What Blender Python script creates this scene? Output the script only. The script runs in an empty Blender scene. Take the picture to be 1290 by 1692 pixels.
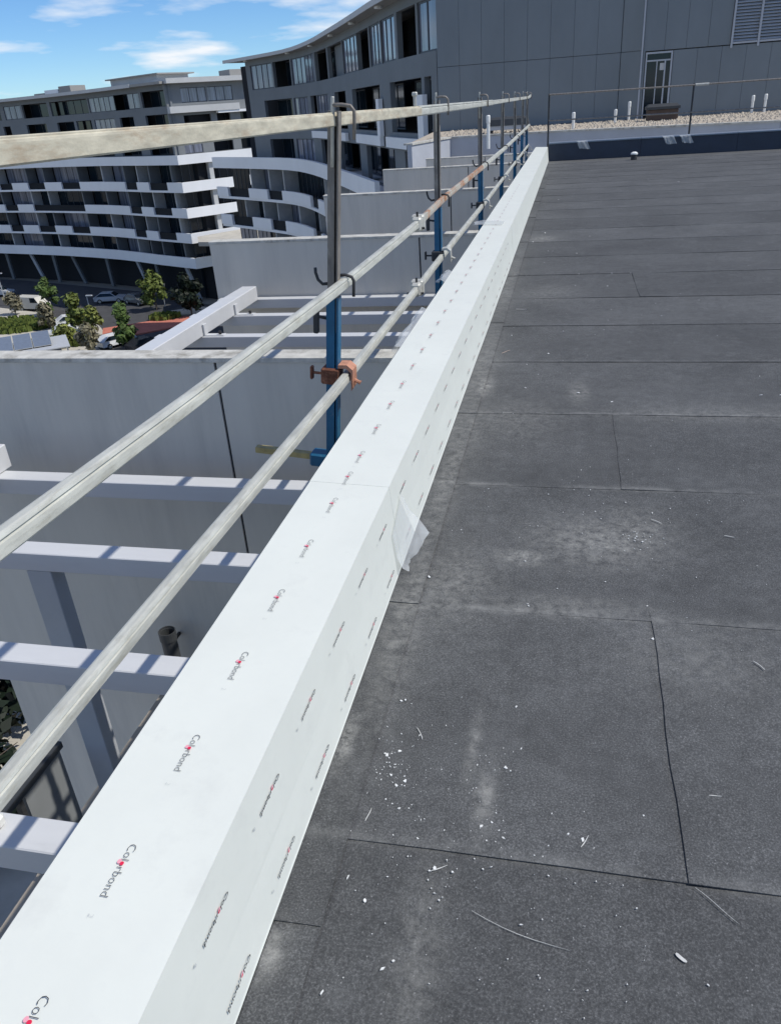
import bpy, math, random
from mathutils import Vector, Matrix, noise
R = random.Random(7)
rad = math.radians
scene = bpy.context.scene
COL = scene.collection

# ------------------------------------------------------------------ camera, sky, sun, exposure
cam = bpy.data.cameras.new("camera")
camo = bpy.data.objects.new("camera", cam)
COL.objects.link(camo)
EX, EY, EZ = (0.9770, 0.0404, -0.2099), (0.2038, -0.4687, 0.8595), (-0.0636, -0.8825, -0.4661)
imx, imy, imz = [Vector((EX[i], EY[i], EZ[i])).normalized() for i in range(3)]
m = Matrix((imx, -imy, -imz)).transposed().to_4x4()
m.translation = Vector((0, 0, 1.6))
camo.matrix_world = m
cam.sensor_fit = 'VERTICAL'
cam.sensor_height = 24.0
cam.sensor_width = 18.3
cam.lens = 24.0 * 1277 / 1692
cam.clip_start = 0.05
cam.clip_end = 6000
scene.camera = camo

SUN = Vector((0.75, 0.03, 1.0)).normalized()
elev = math.asin(SUN.z)
azim = math.atan2(SUN.x, SUN.y)
world = bpy.data.worlds.new("World")
scene.world = world
world.use_nodes = True
wn = world.node_tree
wn.nodes.clear()
def N(t, kind, **kw):
    n = t.nodes.new(kind)
    for k, v in kw.items():
        setattr(n, k, v)
    return n
def ramp(t, stops, fac):
    r = N(t, 'ShaderNodeValToRGB')
    e = r.color_ramp.elements
    while len(e) < len(stops):
        e.new(0.5)
    for q, (p, c) in zip(e, stops):
        q.position = p
        q.color = (c, c, c, 1) if not isinstance(c, tuple) else (*c, 1)
    t.links.new(fac, r.inputs[0])
    return r
sky = N(wn, 'ShaderNodeTexSky', sky_type='NISHITA', sun_disc=False, sun_elevation=elev, sun_rotation=azim,
        altitude=1500, air_density=1.0, dust_density=0.0, ozone_density=1.5)
tc = N(wn, 'ShaderNodeTexCoord')
sep = N(wn, 'ShaderNodeSeparateXYZ')
wn.links.new(tc.outputs['Generated'], sep.inputs[0])
zz = N(wn, 'ShaderNodeMath', operation='ADD'); zz.inputs[1].default_value = 0.10
wn.links.new(sep.outputs[2], zz.inputs[0])
zm = N(wn, 'ShaderNodeMath', operation='MAXIMUM'); zm.inputs[1].default_value = 0.05
wn.links.new(zz.outputs[0], zm.inputs[0])
dv = N(wn, 'ShaderNodeVectorMath', operation='DIVIDE')
cb = N(wn, 'ShaderNodeCombineXYZ')
for i in range(3):
    wn.links.new(zm.outputs[0], cb.inputs[i])
wn.links.new(tc.outputs['Generated'], dv.inputs[0])
wn.links.new(cb.outputs[0], dv.inputs[1])
mp = N(wn, 'ShaderNodeMapping')
mp.inputs['Scale'].default_value = (1.0, 0.8, 0.0)
mp.inputs['Location'].default_value = (3.3, 0.4, 0)
wn.links.new(dv.outputs[0], mp.inputs[0])
cl = N(wn, 'ShaderNodeTexNoise'); cl.inputs['Scale'].default_value = 1.15; cl.inputs['Detail'].default_value = 7; cl.inputs['Roughness'].default_value = 0.50
wn.links.new(mp.outputs[0], cl.inputs['Vector'])
clr = ramp(wn, [(0.515, 0.0), (0.66, 0.95)], cl.outputs[0])
mixs = N(wn, 'ShaderNodeMix', data_type='RGBA')
wn.links.new(clr.outputs[0], mixs.inputs[0])
hs = N(wn, 'ShaderNodeHueSaturation'); hs.inputs['Saturation'].default_value = 1.15
tint = N(wn, 'ShaderNodeMix', data_type='RGBA', blend_type='MULTIPLY'); tint.inputs[0].default_value = 1; tint.inputs[7].default_value = (0.74, 0.98, 1.26, 1)
wn.links.new(sky.outputs[0], hs.inputs['Color'])
wn.links.new(hs.outputs[0], tint.inputs[6])
wn.links.new(tint.outputs[2], mixs.inputs[6])
mixs.inputs[7].default_value = (9.0, 9.3, 9.7, 1)
bg = N(wn, 'ShaderNodeBackground'); bg.inputs[1].default_value = 0.095
wo = N(wn, 'ShaderNodeOutputWorld')
wn.links.new(mixs.outputs[2], bg.inputs[0])
wn.links.new(bg.outputs[0], wo.inputs[0])

sl = bpy.data.lights.new("sun", 'SUN')
sl.energy = 3.6
sl.angle = rad(0.53)
sl.color = (1.0, 0.965, 0.89)
so = bpy.data.objects.new("sun", sl)
COL.objects.link(so)
so.rotation_euler = (-SUN).to_track_quat('-Z', 'Y').to_euler()
so.location = (20, 10, 40)

vs = scene.view_settings
vs.view_transform = 'Standard'
vs.look = 'None'
vs.gamma = 1
vs.exposure = 0.12
vs.use_curve_mapping = False
scene.render.engine = 'CYCLES'

# ------------------------------------------------------------------ materials
def bsdf(name, color, rough=0.7, metal=0.0, spec=0.5):
    mt = bpy.data.materials.new(name)
    mt.use_nodes = True
    t = mt.node_tree
    p = t.nodes['Principled BSDF']
    p.inputs['Base Color'].default_value = (*color, 1)
    p.inputs['Roughness'].default_value = rough
    p.inputs['Metallic'].default_value = metal
    p.inputs['Specular IOR Level'].default_value = spec
    return mt, t, p
def tone(c, k):
    return tuple(min(1, x * k) for x in c)
def mat(name, color, rough=0.7, metal=0.0, var=0.12, scale=3.0, bump=0.0, bscale=60.0, spec=0.4, stretch=(1, 1, 1), dirt=None, dscale=1.2, dlo=0.5, dhi=0.75):
    """plain paint/metal/concrete with tonal variation, optional blotches of a second colour and fine relief"""
    mt, t, p = bsdf(name, color, rough, metal, spec)
    g = N(t, 'ShaderNodeNewGeometry')
    mpn = N(t, 'ShaderNodeMapping'); mpn.inputs['Scale'].default_value = stretch
    t.links.new(g.outputs['Position'], mpn.inputs[0])
    n = N(t, 'ShaderNodeTexNoise'); n.inputs['Scale'].default_value = scale; n.inputs['Detail'].default_value = 7; n.inputs['Roughness'].default_value = 0.62
    t.links.new(mpn.outputs[0], n.inputs['Vector'])
    r = ramp(t, [(0.3, tone(color, 1 - var)), (0.7, tone(color, 1 + var))], n.outputs[0])
    out = r.outputs[0]
    if dirt:
        n2 = N(t, 'ShaderNodeTexNoise'); n2.inputs['Scale'].default_value = dscale; n2.inputs['Detail'].default_value = 8; n2.inputs['Roughness'].default_value = 0.7
        t.links.new(mpn.outputs[0], n2.inputs['Vector'])
        r2 = ramp(t, [(dlo, 0.0), (dhi, 1.0)], n2.outputs[0])
        mx = N(t, 'ShaderNodeMix', data_type='RGBA')
        t.links.new(r2.outputs[0], mx.inputs[0]); t.links.new(out, mx.inputs[6]); mx.inputs[7].default_value = (*dirt, 1)
        out = mx.outputs[2]
    t.links.new(out, p.inputs['Base Color'])
    if bump:
        n3 = N(t, 'ShaderNodeTexNoise'); n3.inputs['Scale'].default_value = bscale; n3.inputs['Detail'].default_value = 5
        t.links.new(g.outputs['Position'], n3.inputs['Vector'])
        b = N(t, 'ShaderNodeBump'); b.inputs['Strength'].default_value = bump; b.inputs['Distance'].default_value = 0.01
        t.links.new(n3.outputs[0], b.inputs['Height'])
        t.links.new(b.outputs[0], p.inputs['Normal'])
    return mt

def roof_material():
    mt, t, p = bsdf("bitumen_mineral", (0.07, 0.072, 0.078), 0.85, 0, 0.35)
    g = N(t, 'ShaderNodeNewGeometry')
    pos = g.outputs['Position']
    oi = N(t, 'ShaderNodeObjectInfo')
    def noise_(scale, det=4, rough=0.6, vec=pos):
        n = N(t, 'ShaderNodeTexNoise'); n.inputs['Scale'].default_value = scale; n.inputs['Detail'].default_value = det; n.inputs['Roughness'].default_value = rough
        t.links.new(vec, n.inputs['Vector'])
        return n.outputs[0]
    def math_(op, a, b):
        q = N(t, 'ShaderNodeMath', operation=op)
        for i, v in enumerate((a, b)):
            if isinstance(v, (int, float)):
                q.inputs[i].default_value = v
            else:
                t.links.new(v, q.inputs[i])
        return q.outputs[0]
    fine = ramp(t, [(0.33, (0.042, 0.0435, 0.0445)), (0.52, (0.076, 0.0778, 0.0785)), (0.70, (0.158, 0.159, 0.159))], noise_(210, 3, 0.78))
    big = ramp(t, [(0.3, 0.78), (0.7, 1.26)], noise_(1.3, 8, 0.68))
    mid = ramp(t, [(0.3, 0.84), (0.7, 1.20)], noise_(16, 6, 0.72))
    rnd = ramp(t, [(0.0, 0.87), (1.0, 1.09)], oi.outputs['Random'])
    def mul(a, b):
        mx = N(t, 'ShaderNodeMix', data_type='RGBA', blend_type='MULTIPLY'); mx.inputs[0].default_value = 1
        t.links.new(a, mx.inputs[6]); t.links.new(b, mx.inputs[7])
        return mx.outputs[2]
    c = mul(mul(mul(fine.outputs[0], big.outputs[0]), mid.outputs[0]), rnd.outputs[0])
    # light grains
    vo = N(t, 'ShaderNodeTexVoronoi'); vo.inputs['Scale'].default_value = 62
    t.links.new(pos, vo.inputs['Vector'])
    gr = ramp(t, [(0.07, 1.0), (0.13, 0.0)], vo.outputs['Distance'])
    gs = ramp(t, [(0.46, 0.0), (0.60, 0.7)], noise_(7, 3))
    gm = math_('MULTIPLY', gr.outputs[0], gs.outputs[0])
    def over(base, fac, col):
        mx = N(t, 'ShaderNodeMix', data_type='RGBA')
        t.links.new(fac, mx.inputs[0]); t.links.new(base, mx.inputs[6]); mx.inputs[7].default_value = (*col, 1)
        return mx.outputs[2]
    c = over(c, gm, (0.30, 0.30, 0.30))
    sc_ = ramp(t, [(0.54, 0.0), (0.74, 0.42)], noise_(4.2, 11, 0.80))
    c = over(c, sc_.outputs[0], (0.17, 0.173, 0.175))
    # dust caught along the laps of the sheets
    spx = N(t, 'ShaderNodeSeparateXYZ'); t.links.new(pos, spx.inputs[0])
    lapd = None
    for ly, k in ((1.238, 0.55), (2.245, 0.8), (3.24, 0.8), (4.175, 0.6), (0.24, 0.5), (5.14, 0.4)):
        dd = math_('DIVIDE', math_('SUBTRACT', spx.outputs[1], ly + 0.012), 0.02)
        e_ = math_('MULTIPLY', math_('POWER', 2.718, math_('MULTIPLY', math_('MULTIPLY', dd, dd), -1.0)), k)
        lapd = e_ if lapd is None else math_('MAXIMUM', lapd, e_)
    lapn = ramp(t, [(0.42, 0.0), (0.68, 0.8)], noise_(6, 8, 0.75))
    c = over(c, math_('MULTIPLY', lapd, lapn.outputs[0]), (0.26, 0.26, 0.25))
    # trodden dust patches and scuffs, each where it lies on the roof
    spots = [(0.17, 2.77, 0.24, 0.18, 0.75), (0.32, 2.86, 0.14, 0.20, 0.6), (-0.13, 2.62, 0.10, 0.06, 0.85), (-0.36, 2.42, 0.16, 0.25, 0.5), (-0.5, 2.2, 0.07, 0.6, 0.55), (-0.51, 3.3, 0.06, 0.9, 0.5),
             (-0.20, 1.58, 0.018, 0.12, 0.55), (-0.15, 1.42, 0.025, 0.11, 0.75), (-0.47, 4.63, 0.05, 0.20, 0.95), (-0.56, 1.56, 0.035, 0.10, 0.9),
             (-0.56, 0.93, 0.03, 0.06, 0.9), (-0.25, 0.97, 0.05, 0.22, 0.42), (0.10, 4.53, 0.06, 0.18, 0.6), (-0.50, 3.95, 0.12, 0.5, 0.40),
             (-0.52, 5.0, 0.09, 1.0, 0.42), (-0.25, 4.1, 0.25, 0.3, 0.35), (0.05, 2.3, 0.3, 0.07, 0.45), (-0.53, 7.6, 0.08, 1.6, 0.35), (-0.15, 7.2, 0.25, 0.35, 0.3), (-0.3, 10.2, 0.16, 0.22, 0.65),
             (1.3, 2.2, 0.5, 0.16, 0.3), (0.45, 2.05, 0.25, 0.2, 0.28), (0.9, 4.2, 0.8, 0.12, 0.3)]
    dn = ramp(t, [(0.40, 0.0), (0.66, 1.0)], noise_(24, 10, 0.82))
    total = None
    sp = N(t, 'ShaderNodeSeparateXYZ'); t.links.new(pos, sp.inputs[0])
    for (x, y, rx, ry, s) in spots:
        a = math_('DIVIDE', math_('SUBTRACT', sp.outputs[0], x), rx)
        b = math_('DIVIDE', math_('SUBTRACT', sp.outputs[1], y), ry)
        d = math_('ADD', math_('MULTIPLY', a, a), math_('MULTIPLY', b, b))
        f = math_('MULTIPLY', math_('POWER', 2.718, math_('MULTIPLY', d, -1.0)), s)
        total = f if total is None else math_('MAXIMUM', total, f)
    dust = math_('MULTIPLY', total, dn.outputs[0])
    c = over(c, dust, (0.36, 0.355, 0.33))
    t.links.new(c, p.inputs['Base Color'])
    bn = N(t, 'ShaderNodeBump'); bn.inputs['Strength'].default_value = 0.5; bn.inputs['Distance'].default_value = 0.004
    t.links.new(noise_(160, 3, 0.7), bn.inputs['Height'])
    t.links.new(bn.outputs[0], p.inputs['Normal'])
    return mt

def translucent_film():
    mt, t, p = bsdf("film_plastic", (0.78, 0.80, 0.80), 0.25)
    p.inputs['Alpha'].default_value = 0.38
    return mt

M = {}
M['roof'] = roof_material()
M['deck'] = mat("deck_black", (0.03, 0.03, 0.033), 0.9)
M['film'] = mat("white_film", (0.695, 0.708, 0.645), 0.45, var=0.035, scale=3.5, bump=0.22, bscale=7, dirt=(0.59, 0.597, 0.55), dscale=7, dlo=0.54, dhi=0.90)
M['print'] = mat("ink_black", (0.035, 0.035, 0.04), 0.6, var=0.02)
M['printgrey'] = mat("ink_grey", (0.42, 0.44, 0.44), 0.6, var=0.02)
M['red'] = mat("ink_red", (0.70, 0.02, 0.07), 0.5, var=0.02)
M['pink'] = mat("ink_pink", (0.80, 0.36, 0.42), 0.5, var=0.02)
M['plastic'] = translucent_film()
M['galv'] = mat("galvanised_rail", (0.52, 0.515, 0.455), 0.50, 0.15, var=0.22, scale=9, stretch=(3, 0.6, 3), dirt=(0.33, 0.31, 0.24), dscale=14, dlo=0.52, dhi=0.80, bump=0.08, bscale=120)
M['galvold'] = mat("galvanised_rusty", (0.54, 0.495, 0.38), 0.6, 0.05, var=0.25, scale=10, stretch=(3, 0.8, 3), dirt=(0.32, 0.20, 0.11), dscale=6, dlo=0.52, dhi=0.80, bump=0.12, bscale=110)
M['rustrail'] = mat("rusted_rail", (0.44, 0.42, 0.36), 0.65, 0.1, var=0.2, scale=8, stretch=(2, 0.8, 2), dirt=(0.36, 0.17, 0.085), dscale=4, dlo=0.40, dhi=0.56)
M['rust'] = mat("rust_clamp", (0.16, 0.060, 0.032), 0.85, 0.0, var=0.4, scale=30, bump=0.3, bscale=120, dirt=(0.42, 0.19, 0.11), dscale=25, dlo=0.5, dhi=0.7)
M['tube'] = mat("weathered_tube", (0.23, 0.205, 0.18), 0.55, 0.3, var=0.3, scale=12, stretch=(2, 2, 0.5), dirt=(0.45, 0.43, 0.38), dscale=10, dlo=0.55, dhi=0.8)
M['blue'] = mat("blue_paint", (0.012, 0.105, 0.205), 0.45, 0.0, var=0.18, scale=8, dirt=(0.16, 0.20, 0.24), dscale=22, dlo=0.62, dhi=0.78)
M['rustlight'] = mat('rust_salmon', (0.46, 0.22, 0.14), 0.8, 0.0, var=0.25, scale=30)
M['iron'] = mat("dark_iron", (0.05, 0.05, 0.052), 0.6, 0.3, var=0.25, scale=20)
M['bright'] = mat("bright_steel", (0.50, 0.49, 0.44), 0.5, 0.2, var=0.15, scale=15)
M['yellow'] = mat("yellow_tape", (0.42, 0.33, 0.14), 0.6, var=0.25, scale=20, dirt=(0.30, 0.26, 0.16), dscale=14)
M['wall'] = mat("rendered_wall", (0.62, 0.585, 0.52), 0.85, var=0.07, scale=0.8, stretch=(2.6, 2.6, 0.30), dirt=(0.49, 0.465, 0.42), dscale=1.3, dlo=0.50, dhi=0.85, bump=0.12, bscale=50)
M['coping'] = mat("coping_concrete", (0.50, 0.485, 0.44), 0.9, var=0.2, scale=7, dirt=(0.25, 0.235, 0.20), dscale=5, dlo=0.50, dhi=0.70, bump=0.25, bscale=60)
M['joint'] = mat("joint_sealant", (0.055, 0.055, 0.06), 0.8)
M['beam'] = mat("white_beam_paint", (0.57, 0.575, 0.58), 0.4, var=0.04, scale=3, stretch=(0.5, 2, 2), dirt=(0.49, 0.495, 0.50), dscale=4, dlo=0.6, dhi=0.85)
M['column'] = mat("grey_column_paint", (0.42, 0.44, 0.47), 0.6, var=0.06)
M['pipe'] = mat("grey_pipe", (0.05, 0.053, 0.056), 0.45, var=0.12)
M['tile'] = mat("terrace_tiles", (0.48, 0.42, 0.34), 0.85, var=0.15, scale=4)
M['caplit'] = mat("cap_flashing_lit_metal", (0.22, 0.26, 0.32), 0.35, 0.2, var=0.1)  # bright reflection on the navy cap's top, put into a lighter colour
M['kerb'] = mat("kerb_render", (0.40, 0.42, 0.46), 0.8, var=0.10, scale=0.8)
M['boxbrown'] = mat("brown_box", (0.085, 0.058, 0.045), 0.7, var=0.2)
M['navy'] = mat("navy_flashing", (0.020, 0.030, 0.055), 0.35, 0.0, var=0.15, scale=3, spec=0.5)
M['clad'] = mat("cladding_dark", (0.185, 0.208, 0.222), 0.5, 0.0, var=0.08, scale=0.7, stretch=(1, 1, 0.4))
M['cladf'] = mat("facade_dark", (0.165, 0.178, 0.188), 0.65, var=0.08, scale=0.4)
M['soffit'] = mat("soffit_paint", (0.30, 0.29, 0.27), 0.7, var=0.05)
M['white'] = mat("facade_white", (0.80, 0.80, 0.80), 0.6, var=0.05, scale=0.3, stretch=(1, 1, 0.3))
M['grey'] = mat("facade_grey", (0.50, 0.50, 0.49), 0.7, var=0.06, scale=0.5)
M['fin'] = mat('blade_wall_paint', (0.45, 0.46, 0.46), 0.7, var=0.1)
M['midgrey'] = mat('upper_wall_grey', (0.20, 0.21, 0.215), 0.7, var=0.08, scale=0.5)
M['core'] = mat("dark_interior", (0.014, 0.015, 0.018), 0.9)
M['frame'] = mat("window_frame", (0.06, 0.065, 0.075), 0.5)
M['darkpanel'] = mat("balustrade_dark", (0.012, 0.014, 0.018), 0.6, spec=0.15)
M['glass'] = bsdf("window_glass", (0.012, 0.020, 0.028), 0.06, 0, 0.35)[0]
M['curtain'] = mat("curtained_glass", (0.17, 0.185, 0.235), 0.10, 0, var=0.55, scale=1.6, stretch=(2.2, 2.2, 0.12), spec=0.7)
M['gravel'] = mat("roof_gravel", (0.42, 0.365, 0.295), 0.95, var=0.30, scale=9, bump=0.6, bscale=14)
M['pvc'] = mat("white_pvc", (0.74, 0.74, 0.71), 0.5, var=0.06)
M['asphalt'] = mat("asphalt", (0.060, 0.060, 0.063), 0.9, var=0.2, scale=0.8)
M['paving'] = mat("pale_paving", (0.46, 0.43, 0.37), 0.9, var=0.15, scale=0.7)
M['redpave'] = mat("red_paving", (0.50, 0.17, 0.12), 0.9, var=0.15, scale=1.2)
M['grass'] = mat("grass_green", (0.115, 0.15, 0.030), 0.95, var=0.4, scale=1.5)
M['bark'] = mat("bark", (0.13, 0.10, 0.075), 0.9, var=0.3, scale=5)
M['ground'] = mat("ground_earth", (0.22, 0.21, 0.18), 0.95, var=0.2, scale=0.05)
M['solar'] = mat("solar_cells", (0.16, 0.19, 0.24), 0.25, 0.0, var=0.1, spec=0.6)
M['tyre'] = mat("tyre", (0.02, 0.02, 0.02), 0.8)
M['chip'] = mat("white_chips", (0.70, 0.70, 0.68), 0.7, var=0.1, scale=40)
M['swarf'] = mat("swarf_metal", (0.60, 0.59, 0.55), 0.45, 0.2, var=0.2, scale=30)
M['swarfbrown'] = mat("swarf_rust", (0.42, 0.33, 0.27), 0.6, 0.0, var=0.2, scale=30)
def leafmat(name, c):
    return mat(name, c, 0.6, var=0.55, scale=1.3, spec=0.3)
M['leaf1'] = leafmat("leaf_green", (0.115, 0.145, 0.030))
M['leaf2'] = leafmat("leaf_dark_shaded", (0.007, 0.014, 0.006))  # near-black leaves: shade on the trees below the terrace put into the colour
M['leaf3'] = leafmat("leaf_olive", (0.17, 0.155, 0.10))
M['leaf4'] = leafmat("leaf_lime", (0.16, 0.18, 0.04))
M['leaf5'] = leafmat("leaf_mid", (0.075, 0.120, 0.030))

# ------------------------------------------------------------------ geometry helpers
class MB:
    def __init__(s):
        s.v, s.f, s.mi = [], [], []
    def add(s, vs, fs, mi=0):
        o = len(s.v)
        s.v += [Vector(q) for q in vs]
        s.f += [tuple(o + i for i in f) for f in fs]
        s.mi += [mi] * len(fs)
        return s
    def box(s, x0, x1, y0, y1, z0, z1, mi=0):
        vs = [(x0, y0, z0), (x1, y0, z0), (x1, y1, z0), (x0, y1, z0), (x0, y0, z1), (x1, y0, z1), (x1, y1, z1), (x0, y1, z1)]
        return s.add(vs, [(0, 3, 2, 1), (4, 5, 6, 7), (0, 1, 5, 4), (1, 2, 6, 5), (2, 3, 7, 6), (3, 0, 4, 7)], mi)
    def cbox(s, x0, x1, y0, y1, z0, z1, c=0.01, mi=0):
        """box with chamfered edges"""
        vs = []
        fs = []
        xs, ys, zs = (x0, x1), (y0, y1), (z0, z1)
        idx = {}
        for i in range(2):
            for j in range(2):
                for k in range(2):
                    sx, sy, sz = (1 if i == 0 else -1), (1 if j == 0 else -1), (1 if k == 0 else -1)
                    for a in range(3):
                        p = [xs[i] + sx * c, ys[j] + sy * c, zs[k] + sz * c]
                        p[a] = (xs[i], ys[j], zs[k])[a]
                        idx[(i, j, k, a)] = len(vs)
                        vs.append(tuple(p))
        for a in range(3):
            b, d = [q for q in range(3) if q != a]
            for e in range(2):
                loop = []
                for (u, w) in ((0, 0), (1, 0), (1, 1), (0, 1)):
                    t = [0, 0, 0]; t[a] = e; t[b] = u; t[d] = w
                    loop.append(idx[(*t, a)])
                fs.append(tuple(loop))
        for a in range(3):
            b, d = [q for q in range(3) if q != a]
            for u in range(2):
                for w in range(2):
                    t0 = [0, 0, 0]; t0[b] = u; t0[d] = w
                    t1 = list(t0); t1[a] = 1
                    fs.append((idx[(*t0, b)], idx[(*t1, b)], idx[(*t1, d)], idx[(*t0, d)]))
        for i in range(2):
            for j in range(2):
                for k in range(2):
                    fs.append((idx[(i, j, k, 0)], idx[(i, j, k, 1)], idx[(i, j, k, 2)]))
        return s.add(vs, fs, mi)
    def loft(s, rings, closed=True, caps=True, mi=0):
        n = len(rings[0])
        vs = [q for r in rings for q in r]
        fs = []
        for a in range(len(rings) - 1):
            for i in range(n if closed else n - 1):
                j = (i + 1) % n
                fs.append((a * n + i, a * n + j, (a + 1) * n + j, (a + 1) * n + i))
        if caps:
            fs.append(tuple(reversed(range(n))))
            fs.append(tuple((len(rings) - 1) * n + i for i in range(n)))
        return s.add(vs, fs, mi)
    def tube(s, pts, r, n=8, mi=0):
        pts = [Vector(p) for p in pts]
        rr = r if isinstance(r, (list, tuple)) else [r] * len(pts)
        rings = []
        up = None
        for i, p in enumerate(pts):
            d = ((pts[i + 1] - p) if i + 1 < len(pts) else (p - pts[i - 1])).normalized()
            if 0 < i < len(pts) - 1:
                d = (d + (p - pts[i - 1]).normalized()).normalized()
            if up is None:
                up = Vector((0, 0, 1)) if abs(d.z) < 0.9 else Vector((1, 0, 0))
            a = d.cross(up).normalized()
            b = a.cross(d).normalized()
            up = b
            rings.append([p + (a * math.cos(2 * math.pi * k / n) + b * math.sin(2 * math.pi * k / n)) * rr[i] for k in range(n)])
        return s.loft(rings, mi=mi)
    def shift(s, d):
        d = Vector(d)
        s.v = [q + d for q in s.v]
        return s

def link(name, data, parent=None):
    o = bpy.data.objects.new(name, data)
    COL.objects.link(o)
    if parent:
        o.parent = parent
    return o
def obj(name, mb, mats, parent=None, loc=None, smooth=False):
    """one mesh object; world-space geometry is moved into its own origin (or its parent's)"""
    if not isinstance(mats, (list, tuple)):
        mats = [mats]
    off = Vector((0, 0, 0))
    if loc is not None:
        off = Vector(loc)
    elif parent is None and mb.v:
        xs = [q.x for q in mb.v]; ys = [q.y for q in mb.v]; zs = [q.z for q in mb.v]
        off = Vector(((min(xs) + max(xs)) / 2, (min(ys) + max(ys)) / 2, min(zs)))
    elif parent is not None and not parent.get('_local'):
        p = parent
        while p:
            off += p.location
            p = p.parent
    me = bpy.data.meshes.new(name)
    me.from_pydata([tuple(q - off) for q in mb.v], [], mb.f)
    for mt in mats:
        me.materials.append(mt)
    if len(mats) > 1:
        me.polygons.foreach_set('material_index', mb.mi)
    import bmesh
    bm = bmesh.new(); bm.from_mesh(me)
    bmesh.ops.recalc_face_normals(bm, faces=bm.faces)
    bm.to_mesh(me); bm.free()
    if smooth:
        me.polygons.foreach_set('use_smooth', [True] * len(me.polygons))
    me.update()
    o = link(name, me, parent)
    if parent is None:
        o.location = off
    return o
def tag(o, label, cat, group=None, kind=None):
    o['label'] = label
    o['category'] = cat
    if group:
        o['group'] = group
    if kind:
        o['kind'] = kind
    return o
def thing(name, label, cat, loc=(0, 0, 0), group=None, local=False):
    o = link(name, None)
    o.location = loc
    o.empty_display_size = 0.2
    if local:
        o['_local'] = 1
    return tag(o, label, cat, group)
def structure(name, mb, mats, smooth=False):
    o = obj(name, mb, mats, smooth=smooth)
    o['kind'] = 'structure'
    return o
def copy_tree(o, parent=None):
    c = o.copy()
    COL.objects.link(c)
    c.parent = parent
    for ch in list(o.children):
        copy_tree(ch, c)
    return c
def copy_mesh(name, src, parent, loc, rot=(0, 0, 0)):
    c = link(name, src, parent)
    c.location = loc
    c.rotation_euler = rot
    return c

# ================================================================== SETTING
# ---- own roof: deck under torched bitumen sheets
structure('sky_ground_plain' if False else 'ground', MB().box(-2500, 2500, -2500, 2500, -22.0, -21.06), M['ground'])

deck = structure('roof', MB().box(-0.58, 13, -5, 22.58, -0.30, -0.012), M['deck'])
LAPS = [-3.6, -2.65, -1.7, -0.72, 0.24, 1.238, 2.245, 3.24, 4.175, 5.14, 6.07, 6.99, 8.0, 8.97, 9.95, 10.9, 11.88, 12.85, 13.8, 14.78, 15.75, 16.7, 17.7, 18.65, 19.6, 20.6, 21.55, 22.57]
JOINS = {5: [0.325, 8.1], 7: [0.28, 9.0], 6: [5.6], 8: [3.9], 10: [5.2], 11: [0.62], 13: [7.0], 15: [2.9], 19: [4.1]}
RISE = {5: 0.0030, 6: 0.0022, 7: 0.0022, 8: 0.0022, 9: 0.004, 10: 0.0034, 11: 0.003, 12: 0.003}
def sheet(x0, x1, y0, y1, lift, curl_left, seed, rise=0.0045):
    mb = MB()
    nx = max(4, min(40, int((x1 - x0) / 0.14)))
    ny = 9 if y0 < 5 else 5
    top, bot = [], []
    for j in range(ny + 1):
        v = j / ny
        for i in range(nx + 1):
            u = i / nx
            x = x0 + (x1 - x0) * u
            y = y0 + (y1 - y0) * v
            if j == 0:
                y += 0.006 * noise.noise((x * 1.6, seed, 0)) + 0.003 * noise.noise((x * 9, seed, 4))
            if i == 0 and curl_left:
                x += 0.010 * noise.noise((y * 5, seed, 9)) + 0.004 * noise.noise((y * 17, seed, 2))
            z = 0.0025 + rise * (1 - v) ** 1.5 + lift
            z += 0.0022 * noise.noise((x * 1.4, y * 1.4, seed))
            if curl_left:
                z += (0.0026 if y0 < 2 else 0.0014) * math.exp(-(x - x0) / 0.12)
            if j == 0:
                z += rise * 0.5 * max(0, noise.noise((x * 1.9, 3, seed)))
            if i == 0 and curl_left:
                z += 0.002 + 0.002 * noise.noise((y * 5, 8, seed))
            top.append((x, y, z)); bot.append((x, y, z - 0.003))
    w = nx + 1
    n = len(top)
    fs = []
    for j in range(ny):
        for i in range(nx):
            a = j * w + i
            fs.append((a, a + 1, a + w + 1, a + w))
    for i in range(nx):
        fs.append((i + 1, i, n + i, n + i + 1))
    for j in range(ny):
        fs.append((j * w, (j + 1) * w, n + (j + 1) * w, n + j * w))
        fs.append(((j + 1) * w + nx, j * w + nx, n + j * w + nx, n + (j + 1) * w + nx))
    mb.add(top + bot, fs)
    return mb
for r in range(len(LAPS) - 1):
    y0, y1 = LAPS[r], min(LAPS[r + 1] + 0.07, 22.575)
    xs = [-0.575] + JOINS.get(r, []) + [12.9]
    for k in range(len(xs) - 1):
        s = sheet(xs[k], xs[k + 1] + (0.05 if k < len(xs) - 2 else 0), y0, y1, 0.0, k > 0, r * 7.3 + k * 3.1, RISE.get(r, 0.0022))
        obj('membrane_sheet', s, M['roof'], deck, smooth=False)
# narrow flashing strip along the foot of the parapet
yy = -3.0
k = 0
for L in [2.0, 2.0, 1.25, 1.9, 2.0, 1.8, 2.0, 2.1, 1.9, 2.0, 2.0, 2.0]:
    s = sheet(-0.578, -0.470, yy, yy + L + 0.05, 0.0075, False, 100 + k)
    obj('flashing_strip', s, M['roof'], deck)
    yy += L
    k += 1

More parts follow.
